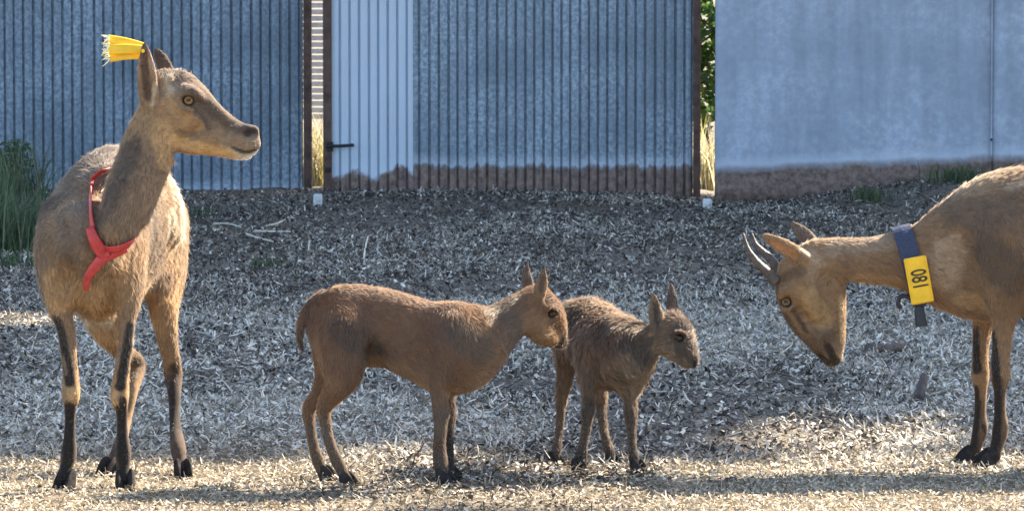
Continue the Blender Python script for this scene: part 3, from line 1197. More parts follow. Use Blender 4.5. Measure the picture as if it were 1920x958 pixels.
        for pt, r, f in self.bald:
            d = np.linalg.norm(V - pt, axis=1)
            Lf *= f + (1 - f) * smooth01((d - r) / (0.5 * r))
        body = mesh('body', V, Q, M_skin, self.root, smooth=True, col=C * 0.8)
        # fur
        r = np.random.default_rng(seed)
        tri = np.concatenate([Q[:, [0, 1, 2]], Q[:, [0, 2, 3]]])
        ar = np.linalg.norm(np.cross(V[tri[:, 1]] - V[tri[:, 0]], V[tri[:, 2]] - V[tri[:, 0]]), axis=1)
        Ls = Lf[tri].mean(1)
        wgt = ar * np.clip(0.010 / np.maximum(Ls, 0.003), 0.7, 2.0)
        pk = r.choice(len(tri), nhair, p=wgt / wgt.sum())
        u = r.random((nhair, 2))
        m = u.sum(1) > 1
        u[m] = 1 - u[m]
        b3 = np.stack([1 - u.sum(1), u[:, 0], u[:, 1]], -1)[:, :, None]
        tv = tri[pk]
        root = (V[tv] * b3).sum(1)
        nn = (vn[tv] * b3).sum(1)
        nn /= np.linalg.norm(nn, axis=1)[:, None] + 1e-9
        tt = (T[tv] * b3).sum(1)
        tt /= np.linalg.norm(tt, axis=1)[:, None] + 1e-9
        tt = tt + np.array([0, 0, -0.35])
        cl = np.stack([fbm(root * 34 + k * 31, 2) for k in range(3)], -1) - 0.5
        tt = tt + cl * 1.5
        tt = tt - nn * (tt * nn).sum(1)[:, None]
        tt /= np.linalg.norm(tt, axis=1)[:, None] + 1e-9
        ln = (Lf[tv] * b3[:, :, 0]).sum(1) * r.uniform(0.55, 1.25, nhair) * np.where(r.random(nhair) < 0.12, 1.6, 1.0)
        ok = ln > 0.0012
        root, nn, tt, ln, tv, b3 = root[ok], nn[ok], tt[ok], ln[ok], tv[ok], b3[ok]
        n = len(root)
        # locks: hairs lean together and share a tone
        cell = np.floor((root + 0.008 * (np.stack([noise3(root * 90 + q) for q in (0, 7.7, 19.1)], -1) - 0.5)) / lock).astype(np.int64)
        key = (cell[:, 0] * 73856093) ^ (cell[:, 1] * 19349663) ^ (cell[:, 2] * 83492791)
        _, inv = np.unique(key, return_inverse=True)
        nk = inv.max() + 1
        cnt = np.bincount(inv, minlength=nk)
        mid = np.stack([np.bincount(inv, root[:, i], nk) / cnt for i in range(3)], -1)[inv]
        ltone = r.uniform(1 - tone, 1 + tone, nk)[inv]
        ldir = r.normal(0, bend, (nk, 3))[inv]
        j = r.normal(0, 0.10, (n, 3)) + ldir
        up = np.where(r.random(n) < 0.12, 2.0, 1.0)[:, None]
        d0 = tt * lay + nn * (1 - lay) * 1.5 * up + j
        d0 /= np.linalg.norm(d0, axis=1)[:, None]
        pts = np.zeros((n, 4, 3))
        for i, t in enumerate((0.0, 0.35, 0.7, 1.0)):
            pts[:, i] = root - nn * 0.0008 + d0 * (ln * t)[:, None] + (tt * 0.35 + np.array([0, 0, -0.12])) * (ln * t * t)[:, None] + (mid - root) * (0.55 * t * t)
        hc = (C[tv] * b3).sum(1) * ltone[:, None] * r.uniform(0.7, 1.3, (n, 1)) * (1 + mottle * 2.6 * (fbm(root * np.array([30, 30, 15]), 3)[:, None] - 0.5))
        off = base_of(self.root)
        cu = bpy.data.hair_curves.new('fur')
        cu.add_curves([4] * n)
        cu.points.foreach_set('position', (pts - off).astype(np.float32).ravel())
        rad = np.tile(np.array([1.0, 0.9, 0.6, 0.15], np.float32) * hair_w / 2, n)
        ra = cu.attributes.get('radius') or cu.attributes.new('radius', 'FLOAT', 'POINT')
        ra.data.foreach_set('value', rad)
        ca = cu.attributes.new('col', 'FLOAT_COLOR', 'CURVE')
        c4 = np.ones((n, 4), np.float32)
        c4[:, :3] = np.clip(hc, 0.004, 0.9)
        ca.data.foreach_set('color', c4.ravel())
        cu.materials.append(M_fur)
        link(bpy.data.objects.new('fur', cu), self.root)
        return body

    def hit(self, px, py):
        o = Vector((0, 0, CAM_H))
        d = Vector(P(px, py, 10.0)) - o
        loc, nrm, i, t = self.bvh.ray_cast(o, d.normalized())
        if loc is None:
            p = P(px, py, self.d0)
            return p, np.array([0, -1.0, 0])
        return np.array(loc), np.array(nrm)

    def hoof(self, px, dd, ang, s=1.0):
        """cloven hoof on the ground below a leg end, toes along ang (radians, 0 = +X)"""
        p = (xat(px, self.d0 + dd), self.d0 + dd)
        f = np.array([math.cos(ang), math.sin(ang), 0])
        sd = np.array([-math.sin(ang), math.cos(ang), 0])
        s = s * 0.86
        z0 = float(gz(p[0], p[1])) - 0.001
        b = MB()
        for k in (-1, 1):
            v, fc = [], []
            m = 12
            lev = ((0.0, 1.0, 1.0, 0.0), (0.012, 0.98, 0.98, -0.001), (0.032, 0.78, 0.9, -0.008), (0.046, 0.55, 0.75, -0.014), (0.054, 0.2, 0.3, -0.015))
            for z, sl, sw, back in lev:
                for i in range(m):
                    a = 2 * math.pi * i / m
                    x = math.cos(a)
                    lx = (0.036 * x if x > 0 else 0.024 * x) * sl
                    ly = 0.0125 * math.sin(a) * sw * (1 - 0.45 * max(x, 0))
                    spread = k * (0.0128 + 0.004 * max(x, 0))
                    v.append(np.array([p[0], p[1], z0]) + s * (f * (lx + back + 0.006) + sd * (ly + spread)) + np.array([0, 0, z * s]))
            for r_ in range(len(lev) - 1):
                for i in range(m):
                    j = (i + 1) % m
                    fc.append([r_ * m + i, r_ * m + j, r_ * m + m + j, r_ * m + m + i])
            fc.append(list(range(m - 1, -1, -1)))
            fc.append(list(range((len(lev) - 1) * m, len(lev) * m)))
            b.add(v, fc)
        return b.build('hoof', M_hoof, self.root, smooth=True)

    def eye(self, px, py, r, iris, nrm):
        pos, hn = self.hit(px, py)
        n = np.array(nrm, float) / np.linalg.norm(nrm)
        c = pos + n * r * 0.05
        vv, ff = [], []
        m, k = 16, 20
        zx = np.cross(np.array([0, 0, 1.0]), n)
        zx /= np.linalg.norm(zx)
        zy = np.cross(n, zx)
        for i in range(m + 1):
            th = math.pi * i / m
            for j in range(k):
                a = 2 * math.pi * j / k
                vv.append(c + r * (math.cos(th) * n + math.sin(th) * (math.cos(a) * zx + math.sin(a) * zy)))
        for i in range(m):
            for j in range(k):
                l = (j + 1) % k
                ff.append([i * k + j, i * k + k + j, i * k + k + l, i * k + l])
        vv = np.array(vv)
        rel = (vv - c) / r
        ang = np.arccos(np.clip(rel @ n, -1, 1))
        hx, hy = rel @ zx, rel @ zy
        colr = np.where((ang < 0.95)[:, None], np.array(iris), np.array([0.03, 0.02, 0.015]))
        colr = np.where(((np.abs(hx) < 0.52) & (np.abs(hy) < 0.30) & (ang < 1.0))[:, None], np.array([0.004, 0.004, 0.005]), colr)
        m_ = M_eye
        return mesh('eye', vv, ff, m_, self.root, smooth=True, col=colr)


M_eye = attr_mat('eye_wet', 0.22, 0.1, 200, 0, 0.35)

# coat colours
TAN = (0.225, 0.141, 0.080)
WARM = (0.35, 0.21, 0.10)  # warm tan; on jaw and throat it adds painted ground bounce
GREY = (0.135, 0.097, 0.071)
DARK = (0.075, 0.05, 0.036)
BLK = (0.022, 0.017, 0.014)
CREAM = (0.62, 0.50, 0.36)

# ---- standing goat with the red collar
LEG = [.010, .010, .009, .007, .005, .0035, .0025, .0022, .0022, .0022, .0022]
A = Animal('goat', 'tan goat with red collar and yellow ear tag, standing with its head turned aside', 'goat', 10.0, (*G(215, 905)[:2], 0))
A.ch([(169, 452, -.05, .078), (174, 440, .06, .102), (189, 425, .22, .124), (209, 420, .38, .140), (236, 412, .55, .124), (262, 418, .68, .090)], [TAN, TAN, GREY, TAN, TAN, TAN], ((0, 0, 1), 1.10), fur=.010)
A.ch([(196, 345, .06, .050), (203, 330, .25, .060), (225, 330, .45, .065), (262, 340, .62, .055)], [GREY, DARK, GREY, TAN], k=.05, fur=.014)
A.ch([(178, 525, .0, .078), (186, 548, .12, .066), (205, 520, .3, .075), (240, 515, .5, .06)], [WARM, TAN, WARM, CREAM], k=.05, fur=.013)
A.ch([(286, 322, .55, .018), (314, 352, .48, .017), (331, 395, .44, .018), (334, 440, .42, .016)], CREAM, k=.04, fur=.010)      # hip ridge, its rim light painted in as cream
A.ch([(299, 345, .40, .014), (308, 385, .36, .013), (322, 430, .36, .012)], TAN, k=.04, fur=.010)
# shoulders and forelegs
A.ch([(112, 405, .10, .045), (106, 470, .03, .052), (107, 535, .0, .041), (114, 580, -.01, .029), (123, 612, -.01, .0205), (131, 685, -.012, .0165), (133, 738, -.02, .0190), (132, 762, -.015, .0130), (131, 805, -.012, .0115), (129, 850, -.014, .0165), (124, 876, -.02, .0135), (121, 894, -.025, .0165)],
     [GREY, TAN, TAN, TAN, TAN, TAN, WARM, DARK, DARK, DARK, DARK, BLK], k=.03, fur=LEG, thick=1.13)
A.ch([(232, 405, .12, .045), (238, 475, .04, .049), (240, 545, .0, .037), (236, 598, -.01, .0245), (236, 643, -.01, .0165), (229, 690, -.012, .0165), (224, 743, -.02, .0190), (228, 767, -.016, .0130), (229, 805, -.012, .0115), (231, 848, -.014, .0165), (231, 876, -.02, .0135), (231, 894, -.025, .0165)],
     [GREY, TAN, TAN, TAN, TAN, TAN, WARM, DARK, DARK, DARK, DARK, BLK], k=.03, fur=LEG, thick=1.13)
A.ch([(140, 520, None, .010), (152, 566, None, .010), (156, 600, None, .008)], TAN, None, k=.03, op='sub')
A.ch([(212, 530, None, .009), (206, 572, None, .010), (202, 600, None, .008)], TAN, None, k=.03, op='sub')
A.ch([(118, 430, None, .008), (126, 480, None, .009), (124, 530, None, .006)], TAN, None, k=.04, op='sub')
# hind legs
A.ch([(205, 470, .6, .07), (192, 555, .5, .060), (196, 610, .44, .040), (226, 655, .48, .022), (256, 684, .53, .0205), (249, 730, .47, .0130), (236, 790, .43, .0118), (222, 845, .36, .0155), (210, 868, .33, .0130), (203, 880, .31, .0155)],
     [TAN, WARM, WARM, TAN, DARK, TAN, TAN, DARK, DARK, BLK], k=.03, fur=LEG, thick=1.13)
A.ch([(296, 420, .62, .072), (307, 500, .52, .055), (307, 575, .42, .037), (313, 630, .42, .0235), (321, 672, .45, .0195), (325, 703, .47, .0200), (327, 742, .43, .0138), (328, 790, .38, .0122), (334, 840, .29, .0165), (338, 866, .26, .0135), (340, 884, .245, .0160)],
     [TAN, TAN, WARM, TAN, TAN, DARK, DARK, DARK, DARK, DARK, BLK], k=.03, fur=LEG, thick=1.13)
# neck and head
A.ch([(300, 205, .02, .048), (285, 250, .0, .056), (264, 310, -.04, .059), (241, 370, -.09, .058), (225, 425, -.12, .050)], [WARM, WARM, TAN, TAN, TAN], k=.03, fur=.012)
A.ch([(322, 300, -.03, .004), (300, 340, -.075, .006), (272, 410, -.12, .007)], TAN, k=.03, fur=.010)
HN = ((0, 1, 0), .70)
A.ch([(464, 266, .0, .0285), (440, 257, .0, .0365), (410, 244, .0, .0435), (375, 222, .0, .0530), (340, 190, .0, .0600), (312, 176, .01, .0550)], [GREY, GREY, TAN, GREY, GREY, TAN], HN, k=.015, fur=.0035)
A.ch([(440, 282, .0, .018), (400, 270, .0, .027), (350, 246, .0, .050), (322, 228, .0, .052)], [CREAM, WARM, WARM, WARM], HN, k=.02, fur=.004)
A.ch([(474, 284, .0, .0115), (458, 291, .0, .0135), (432, 289, .0, .012)], CREAM, ((0, 1, 0), .9), k=.006, fur=.005)       # chin
A.ch([(476, 272, -.006, .0150), (466, 273, -.010, .0155)], GREY, None, k=.010, fur=.003)                           # upper lip
A.ch([(476, 246, -.004, .0130), (466, 244, -.008, .0130)], (0.12, .085, .065), None, k=.012, fur=.002)              # nose pad
A.ch([(477, 250, None, .0055), (468, 252, None, .0060), (462, 249, None, .0040)], DARK, None, k=.006, op='sub')
A.ch([(424, 272, None, .0035), (440, 279, None, .0045), (458, 285, None, .0045), (476, 283, None, .0045), (484, 281, None, .004)], DARK, None, k=.005, op='sub')
A.ch([(374, 200, None, .007), (395, 218, None, .007), (415, 240, None, .006)], DARK, None, k=.025, op='sub')
A.ch([(372, 244, None, .007), (352, 262, None, .006)], DARK, None, k=.025, op='sub')
A.ch([(336, 176, -.036, .011), (350, 169, -.040, .013), (368, 176, -.038, .012), (378, 188, -.034, .009)], GREY, None, k=.015, fur=.004)     # brow
A.ch([(340, 200, -.042, .008), (354, 205, -.044, .008), (368, 202, -.042, .007)], TAN, None, k=.012, fur=.004)     # lower lid
A.ch([(352, 189, None, .0108), (353, 189, None, .0108)], DARK, None, k=.006, op='sub')
EN = ((0.25, 1, 0), .42)
A.ch([(284, 208, -.02, .018), (279, 182, -.035, .0245), (276, 150, -.045, .0250), (273, 112, -.05, .0190), (271, 80, -.052, .0065)], [TAN, TAN, TAN, (0.30, .19, .12), DARK], EN, k=.012, fur=.004, rev=True)
A.ch([(282, 192, None, .008), (275, 160, None, .0105), (272, 125, None, .0075), (271, 100, None, .004)], DARK, None, k=.008, op='sub')
A.ch([(324, 158, .045, .016), (310, 128, .065, .021), (299, 105, .075, .016), (291, 92, .08, .007)], [GREY, DARK, DARK, DARK], ((0.5, 1, 0.3), .42), k=.012, fur=.004, rev=True)
A.ch([(316, 158, -.030, .011), (321, 146, -.032, .009)], CREAM, None, k=.008, fur=.009)                             # horn bud with pale tuft
A.ch([(319, 168, -.038, .007), (315, 184, -.040, .006)], CREAM, None, k=.008, fur=.010)
A.ch([(304, 150, -.02, .012), (330, 140, -.005, .010), (352, 146, .0, .008)], GREY, None, k=.02, fur=.011)
A.paint([(106, 598), (118, 640), (126, 690), (130, 716)], .0135, BLK, .97, (0, -1, 0), .35)
A.paint([(131, 760), (131, 810), (127, 862), (122, 890)], .0165, BLK, .95, None, .4)
A.paint([(118, 668), (124, 700)], .005, TAN, .8)
A.paint([(133, 738), (140, 745)], .017, (0.42, .26, .12), .85)
A.paint([(121, 742), (122, 735)], .008, GREY, .5)
A.paint([(246, 610), (240, 650), (230, 700), (226, 722)], .0145, BLK, .97, (0, -1, 0), .35)
A.paint([(230, 752), (230, 810), (232, 862), (231, 890)], .0165, BLK, .95, None, .4)
A.paint([(215, 740), (216, 752)], .011, (0.45, .28, .13), .9)
A.paint([(222, 742)], .006, (0.35, .2, .15), .6)
A.paint([(330, 690, .44), (324, 745, .41), (330, 800, .36), (338, 870, .28)], .024, BLK, .85, None, .6)
A.paint([(262, 676, .50)], .020, BLK, .7)
A.paint([(222, 850, .38), (206, 880, .36)], .026, BLK, .9)
A.paint([(456, 238), (425, 224), (392, 198), (368, 168)], .024, (0.095, 0.068, 0.05), .9)
A.paint([(476, 244), (468, 246), (462, 250)], .011, (0.045, .032, .028), .95)
A.paint([(436, 278), (458, 285), (480, 282)], .006, (0.05, .035, .025), .9)
A.paint([(445, 262), (470, 270)], .014, (0.24, .155, .09), .7)
A.paint([(478, 292), (462, 299)], .012, (0.72, .64, .52), .8)  # backlit lower edge of the chin painted near white
A.paint([(352, 189)], .0215, (0.045, 0.03, 0.022), .97, None, .35)
A.paint([(362, 202), (382, 220), (392, 240)], .011, (0.07, .048, .035), .75, None, .8)
A.paint([(330, 240), (318, 205)], .035, WARM, .7)
A.paint([(352, 222), (372, 236)], .016, (0.38, .215, .085), .6)
A.paint([(330, 262), (385, 282), (430, 292)], .022, (0.52, .32, .14), .9)  # warm bounce from the sunlit ground painted into the lower jaw
A.paint([(338, 250), (364, 256)], .013, (0.10, .07, .048), .5)
A.paint([(310, 300), (302, 250)], .034, (0.48, .29, .13), .8)  # the same ground bounce painted into the throat
A.paint([(330, 150), (352, 152), (378, 176)], .020, (0.15, .10, .072), .75)
A.paint([(276, 180), (272, 130), (271, 100)], .012, (0.10, .055, .035), .85)
A.paint([(285, 195), (290, 160)], .007, CREAM, .5)
A.paint([(90, 380), (118, 335), (150, 305)], .055, DARK, .75)  # body shading painted in: dark upper shoulder
A.paint([(120, 400), (130, 470)], .04, GREY, .7)  # painted shading down the shoulder
A.paint([(150, 400), (150, 450)], .03, GREY, .5)  # painted shading towards the chest
A.paint([(150, 560), (190, 570)], .06, WARM, .7)
A.paint([(160, 604), (205, 604)], .015, CREAM, .7)
A.paint([(96, 520), (104, 570)], .03, (0.48, .28, .12), .6)
A.paint([(322, 400), (318, 440)], .02, CREAM, .6)  # sunlit flank fold painted pale
A.paint([(290, 470), (300, 520)], .05, GREY, .5)
A.paint([(250, 270), (225, 335), (196, 400)], .030, (0.085, .06, .045), .75)  # neck shading painted as a dark streak
A.paint([(245, 190), (225, 250)], .025, DARK, .5)  # painted shading on the upper neck
A.nofur(A.w(352, 188, -.04), .012)
A.nofur(A.w(472, 250, -.02), .014)
A.build(145000, .0008, 1, .84, .35, .008, .30, .13)
A.eye(353, 189, .0116, (0.25, 0.14, 0.05), nrm=np.array([0.10, -1, 0.10]))
for px, dd, a, s in ((120, -.03, math.radians(-112), 1.0), (231, -.03, math.radians(-85), 1.0), (200, .30, math.radians(-120), .92), (340, .24, math.radians(-75), .95)):
    A.hoof(px, dd, a, s)

# ---- red-brown kid in profile
RB = (0.158, 0.080, 0.040)
RBD = (0.075, 0.042, 0.026)
RBL = (0.24, 0.137, 0.068)
KG = (0.105, 0.07, 0.047)
KLEG = [.009, .009, .008, .006, .0045, .0035, .003, .003, .003]
K = Animal('kid', 'larger red brown kid standing in profile, nose against the smaller kid', 'kid', 10.08, (*G(740, 908)[:2], 0), .0034, 'kids standing between the goats')
SIDE = ((0, 1, 0), .72)
K.ch([(628, 600, .03, .058), (648, 606, .03, .086), (695, 612, .03, .090), (745, 622, .02, .088), (800, 642, .0, .091), (848, 654, -.01, .101), (884, 652, -.01, .076)], [RB, RB, RB, RB, RB, RB, RBL], SIDE, fur=.008)
K.ch([(845, 645, .0, .085), (895, 632, .0, .068), (940, 610, .01, .053), (982, 580, .03, .043), (1003, 566, .04, .037)], [RB, RB, KG, RB, RB], ((0, 1, 0), .78), k=.03, fur=.008, rev=True)
K.ch([(608, 552, .03, .016), (584, 568, .03, .0155), (567, 598, .02, .0150), (562, 632, .02, .0125), (567, 656, .02, .005)], [RB, RBD, RB, DARK, BLK], None, k=.008, fur=.012)
# head, turned a little away
K.ch([(1056, 643, .085, .0135), (1050, 630, .08, .0195), (1040, 608, .07, .030), (1026, 586, .055, .0385), (1010, 570, .045, .0400)], [KG, KG, RB, RB, RB], None, k=.018, fur=.008)
K.ch([(1048, 648, .07, .010), (1036, 638, .055, .0185), (1016, 622, .035, .031), (1004, 606, .035, .033)], [KG, RBL, RBL, RBL], None, k=.018, fur=.008)
EK = ((0.3, 1, 0), .42)
K.ch([(1008, 567, .01, .013), (1013, 542, .0, .0175), (1018, 520, .0, .0135), (1020, 500, .0, .006)], [RB, RBL, RBL, KG], EK, k=.01, fur=.005, rev=True)
K.ch([(1012, 548, None, .0055), (1018, 520, None, .0045)], DARK, None, k=.006, op='sub')
K.ch([(996, 555, .07, .013), (990, 533, .08, .0165), (987, 512, .085, .013), (988, 492, .085, .006)], [RB, KG, KG, KG], EK, k=.01, fur=.005, rev=True)
K.ch([(1034, 588, None, .0085), (1035, 589, None, .0085)], DARK, None, k=.006, op='sub')
K.ch([(1026, 580, .012, .007), (1036, 577, .018, .007), (1044, 584, .03, .006)], RBD, None, k=.012, fur=.004)
K.ch([(1040, 650, None, .003), (1052, 646, None, .003), (1060, 644, None, .003)], DARK, None, k=.004, op='sub')
# legs
K.ch([(645, 625, .0, .070), (643, 670, -.01, .057), (641, 706, -.015, .042), (624, 738, -.01, .027), (608, 766, .0, .0190), (612, 800, .0, .0142), (620, 835, -.01, .0138), (633, 865, -.015, .0155), (643, 886, -.02, .0135), (648, 897, -.02, .015)],
     [RB, RB, RB, RB, RB, KG, KG, KG, DARK, BLK], k=.022, fur=KLEG)
K.ch([(628, 640, .08, .056), (622, 700, .085, .040), (600, 736, .085, .0225), (580, 766, .09, .0180), (582, 800, .085, .0138), (588, 835, .08, .0132), (597, 865, .075, .0150), (604, 884, .07, .0130), (609, 894, .07, .0145)],
     [RB, RB, RB, RB, KG, KG, KG, DARK, BLK], k=.022, fur=KLEG)
K.ch([(848, 630, -.03, .062), (832, 680, -.04, .047), (824, 715, -.045, .0275), (825, 748, -.05, .0205), (827, 772, -.05, .0205), (826, 800, -.05, .0160), (824, 835, -.05, .0155), (826, 866, -.055, .0180), (829, 890, -.06, .0150), (832, 904, -.06, .0165)],
     [RB, RB, RB, RB, KG, KG, RBD, DARK, BLK, BLK], k=.022, fur=KLEG)
K.ch([(855, 640, .06, .056), (843, 700, .06, .032), (838, 745, .06, .021), (840, 772, .06, .0200), (840, 820, .055, .0145), (839, 866, .045, .0165), (841, 888, .04, .0140), (843, 896, .04, .015)],
     [RB, RB, RBD, RBD, BLK, BLK, BLK, BLK], k=.022, fur=KLEG)
K.ch([(700, 660, None, .008), (712, 690, None, .008)], RB, None, k=.04, op='sub')
K.ch([(810, 690, None, .008), (800, 660, None, .006)], RB, None, k=.04, op='sub')
K.paint([(592, 640), (606, 690), (628, 720)], .022, RBL, .7)
K.paint([(640, 620), (700, 650)], .038, RBD, .85)
K.paint([(860, 620), (900, 650)], .045, KG, .8)
K.paint([(698, 636), (708, 664)], .010, DARK, .8)
K.paint([(700, 688), (760, 700), (860, 735), (900, 715)], .036, RBL, .8)
K.paint([(650, 545), (690, 540), (800, 570), (850, 570)], .026, (0.22, .135, .085), .6)
K.paint([(760, 600), (740, 620)], .04, (0.20, 0.10, .05), .5)
K.paint([(1000, 600), (1020, 625)], .030, RBL, .7)
K.paint([(1054, 640), (1048, 648)], .013, BLK, .9)
K.paint([(1034, 588)], .0145, BLK, .95, None, .4)
K.paint([(1034, 600), (1044, 625)], .010, KG, .6)
K.paint([(1025, 556), (1040, 566)], .022, KG, .6)
K.paint([(1015, 540), (1018, 515)], .009, DARK, .7)
K.paint([(840, 780), (836, 880)], .010, DARK, .7)
K.paint([(604, 770), (610, 780)], .008, DARK, .6)
K.paint([(620, 864), (640, 890)], .010, DARK, .7)
K.nofur(K.w(1034, 588, .02), .011)
K.build(115000, .00075, 2, .86, .25, .006, .18, .08)
K.eye(1034.5, 588.5, .0095, (0.03, 0.018, 0.01), nrm=np.array([0.35, -1, 0.1]))
for px, dd, a, s in ((648, -.02, math.radians(-22), .78), (610, .07, math.radians(-18), .74), (832, -.065, math.radians(-25), .85), (844, .04, math.radians(-20), .8)):
    K.hoof(px, dd, a, s)

# ---- small kid seen at an angle
GB = (0.155, 0.094, 0.056)
GBD = (0.065, 0.042, 0.029)
GBL = (0.23, 0.15, 0.088)
B = Animal('kid', 'smaller grey brown kid standing at an angle before the larger kid', 'kid', 10.33, (*G(1125, 885)[:2], 0), .0034, 'kids standing between the goats')
B.ch([(1096, 612, .22, .058), (1102, 618, .17, .074), (1120, 634, .09, .078), (1140, 652, .02, .082), (1158, 666, -.04, .078), (1176, 674, -.07, .058)], [GB, GB, GB, GB, GB, GBL], ((0, 0, 1), 1.02), fur=.011)
B.ch([(1165, 650, -.04, .066), (1195, 646, -.06, .052), (1222, 636, -.07, .039), (1248, 624, -.075, .036)], [GB, GB, GBL, GB], None, k=.03, fur=.010, rev=True)
B.ch([(1068, 580, .24, .014), (1058, 600, .26, .012), (1055, 628, .26, .007)], [GB, GBD, BLK], None, k=.012, fur=.014)
B.ch([(1303, 679, -.140, .0125), (1297, 668, -.132, .0190), (1286, 648, -.115, .0275), (1274, 624, -.09, .0365), (1262, 614, -.08, .0390)], [GBD, GBD, GBD, GBD, GB], None, k=.018, fur=.008)
B.ch([(1296, 688, -.135, .0085), (1282, 674, -.118, .0170), (1260, 650, -.095, .0290)], [GBL, GBL, GBL], None, k=.018, fur=.007)
EB = ((0.2, 1, 0), .42)
B.ch([(1237, 624, -.10, .014), (1231, 598, -.105, .0195), (1227, 570, -.105, .015), (1225, 548, -.105, .006)], [GB, GBL, GBL, GB], EB, k=.01, fur=.005, rev=True)
B.ch([(1235, 608, None, .0065), (1229, 580, None, .0065), (1227, 564, None, .0045)], DARK, None, k=.006, op='sub')
B.ch([(1262, 590, -.03, .013), (1260, 566, -.02, .0155), (1259, 546, -.015, .0115), (1258, 530, -.015, .005)], [GB, KG, KG, KG], EB, k=.01, fur=.005, rev=True)
B.ch([(1274, 634, None, .0085), (1275, 634, None, .0085)], DARK, None, k=.006, op='sub')
B.ch([(1262, 626, -.128, .007), (1274, 622, -.134, .007), (1284, 626, -.136, .006)], GBD, None, k=.012, fur=.004)
B.ch([(1306, 680, None, .0032), (1309, 683, None, .0032)], DARK, None, k=.004, op='sub')
B.ch([(1284, 688, None, .003), (1296, 690, None, .003), (1306, 689, None, .003)], DARK, None, k=.004, op='sub')
B.ch([(1075, 610, .22, .055), (1066, 660, .20, .037), (1060, 700, .18, .0225), (1053, 745, .19, .0165), (1051, 775, .18, .0120), (1047, 820, .17, .0110), (1043, 846, .16, .0130), (1041, 862, .155, .0125)],
     [GB, GB, GB, GB, KG, KG, DARK, BLK], k=.022, fur=KLEG)
B.ch([(1120, 660, -.03, .050), (1108, 700, -.04, .032), (1104, 738, -.045, .0185), (1103, 768, -.05, .0165), (1100, 795, -.045, .0130), (1094, 830, -.04, .0125), (1089, 860, -.045, .0155), (1086, 878, -.05, .0140)],
     [GB, GB, GB, GBD, DARK, DARK, BLK, BLK], k=.022, fur=KLEG)
B.ch([(1120, 640, .22, .05), (1122, 700, .20, .029), (1126, 745, .20, .0175), (1128, 775, .19, .0130), (1134, 815, .17, .0118), (1142, 843, .15, .0135), (1147, 858, .145, .0125)],
     [GB, GB, GB, KG, KG, DARK, BLK], k=.022, fur=KLEG)
B.ch([(1180, 670, -.05, .050), (1182, 712, -.055, .033), (1181, 745, -.06, .0190), (1183, 778, -.06, .0160), (1184, 805, -.055, .0122), (1186, 840, -.05, .0115), (1190, 864, -.05, .0140), (1194, 880, -.055, .0130)],
     [GB, GB, GB, GBD, DARK, DARK, BLK, BLK], k=.022, fur=KLEG)
B.ch([(1126, 610, None, .010), (1118, 650, None, .010), (1112, 690, None, .008)], GB, None, k=.04, op='sub')
B.paint([(1070, 690, .2), (1130, 725, -.05)], .03, GBL, .5)
B.paint([(1165, 725), (1200, 700)], .030, GBL, .7)
B.paint([(1180, 640), (1205, 665)], .028, GBD, .7)
B.paint([(1130, 620), (1150, 650)], .03, GBD, .5)
B.paint([(1082, 575), (1075, 600)], .02, GBD, .5)
B.paint([(1274, 634)], .015, (0.04, .025, .018), .95, None, .4)
B.paint([(1303, 676), (1306, 684)], .011, (0.025, .018, .016), .97)
B.paint([(1280, 590), (1294, 618)], .024, GBD, .75)
B.paint([(1272, 650), (1290, 664)], .014, GBD, .6)
B.paint([(1258, 664), (1248, 640)], .018, GBL, .6)
B.paint([(1240, 600), (1246, 620)], .008, GBL, .7)
B.paint([(1232, 605), (1228, 570)], .009, (0.08, .045, .03), .8)
B.paint([(1260, 575)], .03, KG, .4)
B.nofur(B.w(1274, 634, -.135), .011)
B.build(95000, .0008, 3, .76, .5, .010, .36, .15)
B.eye(1274.5, 634, .0095, (0.03, 0.018, 0.01), nrm=np.array([0.1, -1, 0.1]))
for px, dd, a, s in ((1040, .155, math.radians(-40), .7), (1085, -.055, math.radians(-65), .75), (1148, .14, math.radians(-35), .7), (1196, -.06, math.radians(-40), .75)):
    B.hoof(px, dd, a, s)

# ---- grazing goat with the numbered collar
D = Animal('goat', 'brown horned goat with its head lowered, wearing a blue collar with yellow tag', 'goat', 10.46, (*G(1850, 878)[:2], 0))
SD = ((0, 1, 0), .74)
BR = (0.235, 0.136, 0.069)
BRD = (0.125, 0.079, 0.05)
D.ch([(1800, 508, .0, .095), (1850, 488, .0, .140), (1910, 462, .0, .162), (2000, 458, .01, .172), (2120, 462, .02, .176), (2240, 450, .02, .155), (2320, 440, .02, .110)], [BR, BR, BRD, BR, BR, BR, BR], SD, fur=.012)
D.ch([(1790, 420, .0, .052), (1850, 387, .0, .062), (1925, 370, .0, .060), (2100, 370, .01, .07), (2290, 390, .02, .07)], [GREY, (0.4, .27, .16), BR, BR, BR], None, k=.06, fur=.012)
D.ch([(1535, 487, .0, .052), (1580, 486, .0, .0525), (1630, 488, .0, .0555), (1685, 486, .0, .066), (1740, 486, .0, .088), (1800, 482, .0, .118)], [BR, BR, BR, BR, BR, BR], ((0, 1, 0), .78), k=.03, fur=.010)
HD = ((0, 1, 0), .72)
D.ch([(1556, 670, .0, .0205), (1549, 648, .0, .0325), (1537, 618, .0, .0475), (1523, 582, .0, .0640), (1512, 545, .0, .0705), (1508, 515, .0, .063)], [BRD, BRD, BRD, BR, BR, BR], HD, k=.02, fur=.0035)
D.ch([(1569, 664, .0, .0130), (1571, 640, .0, .0185), (1567, 590, .0, .0255), (1560, 545, .0, .034)], [BR, BR, BR, BR], HD, k=.018, fur=.004)
D.ch([(1576, 672, .0, .0095), (1570, 678, .0, .0105), (1560, 681, .0, .011)], [CREAM, BR, BRD], HD, k=.008, fur=.004)
D.ch([(1464, 556, -.036, .010), (1469, 546, -.041, .012), (1482, 544, -.044, .011), (1490, 552, -.046, .008)], BR, None, k=.014, fur=.004)
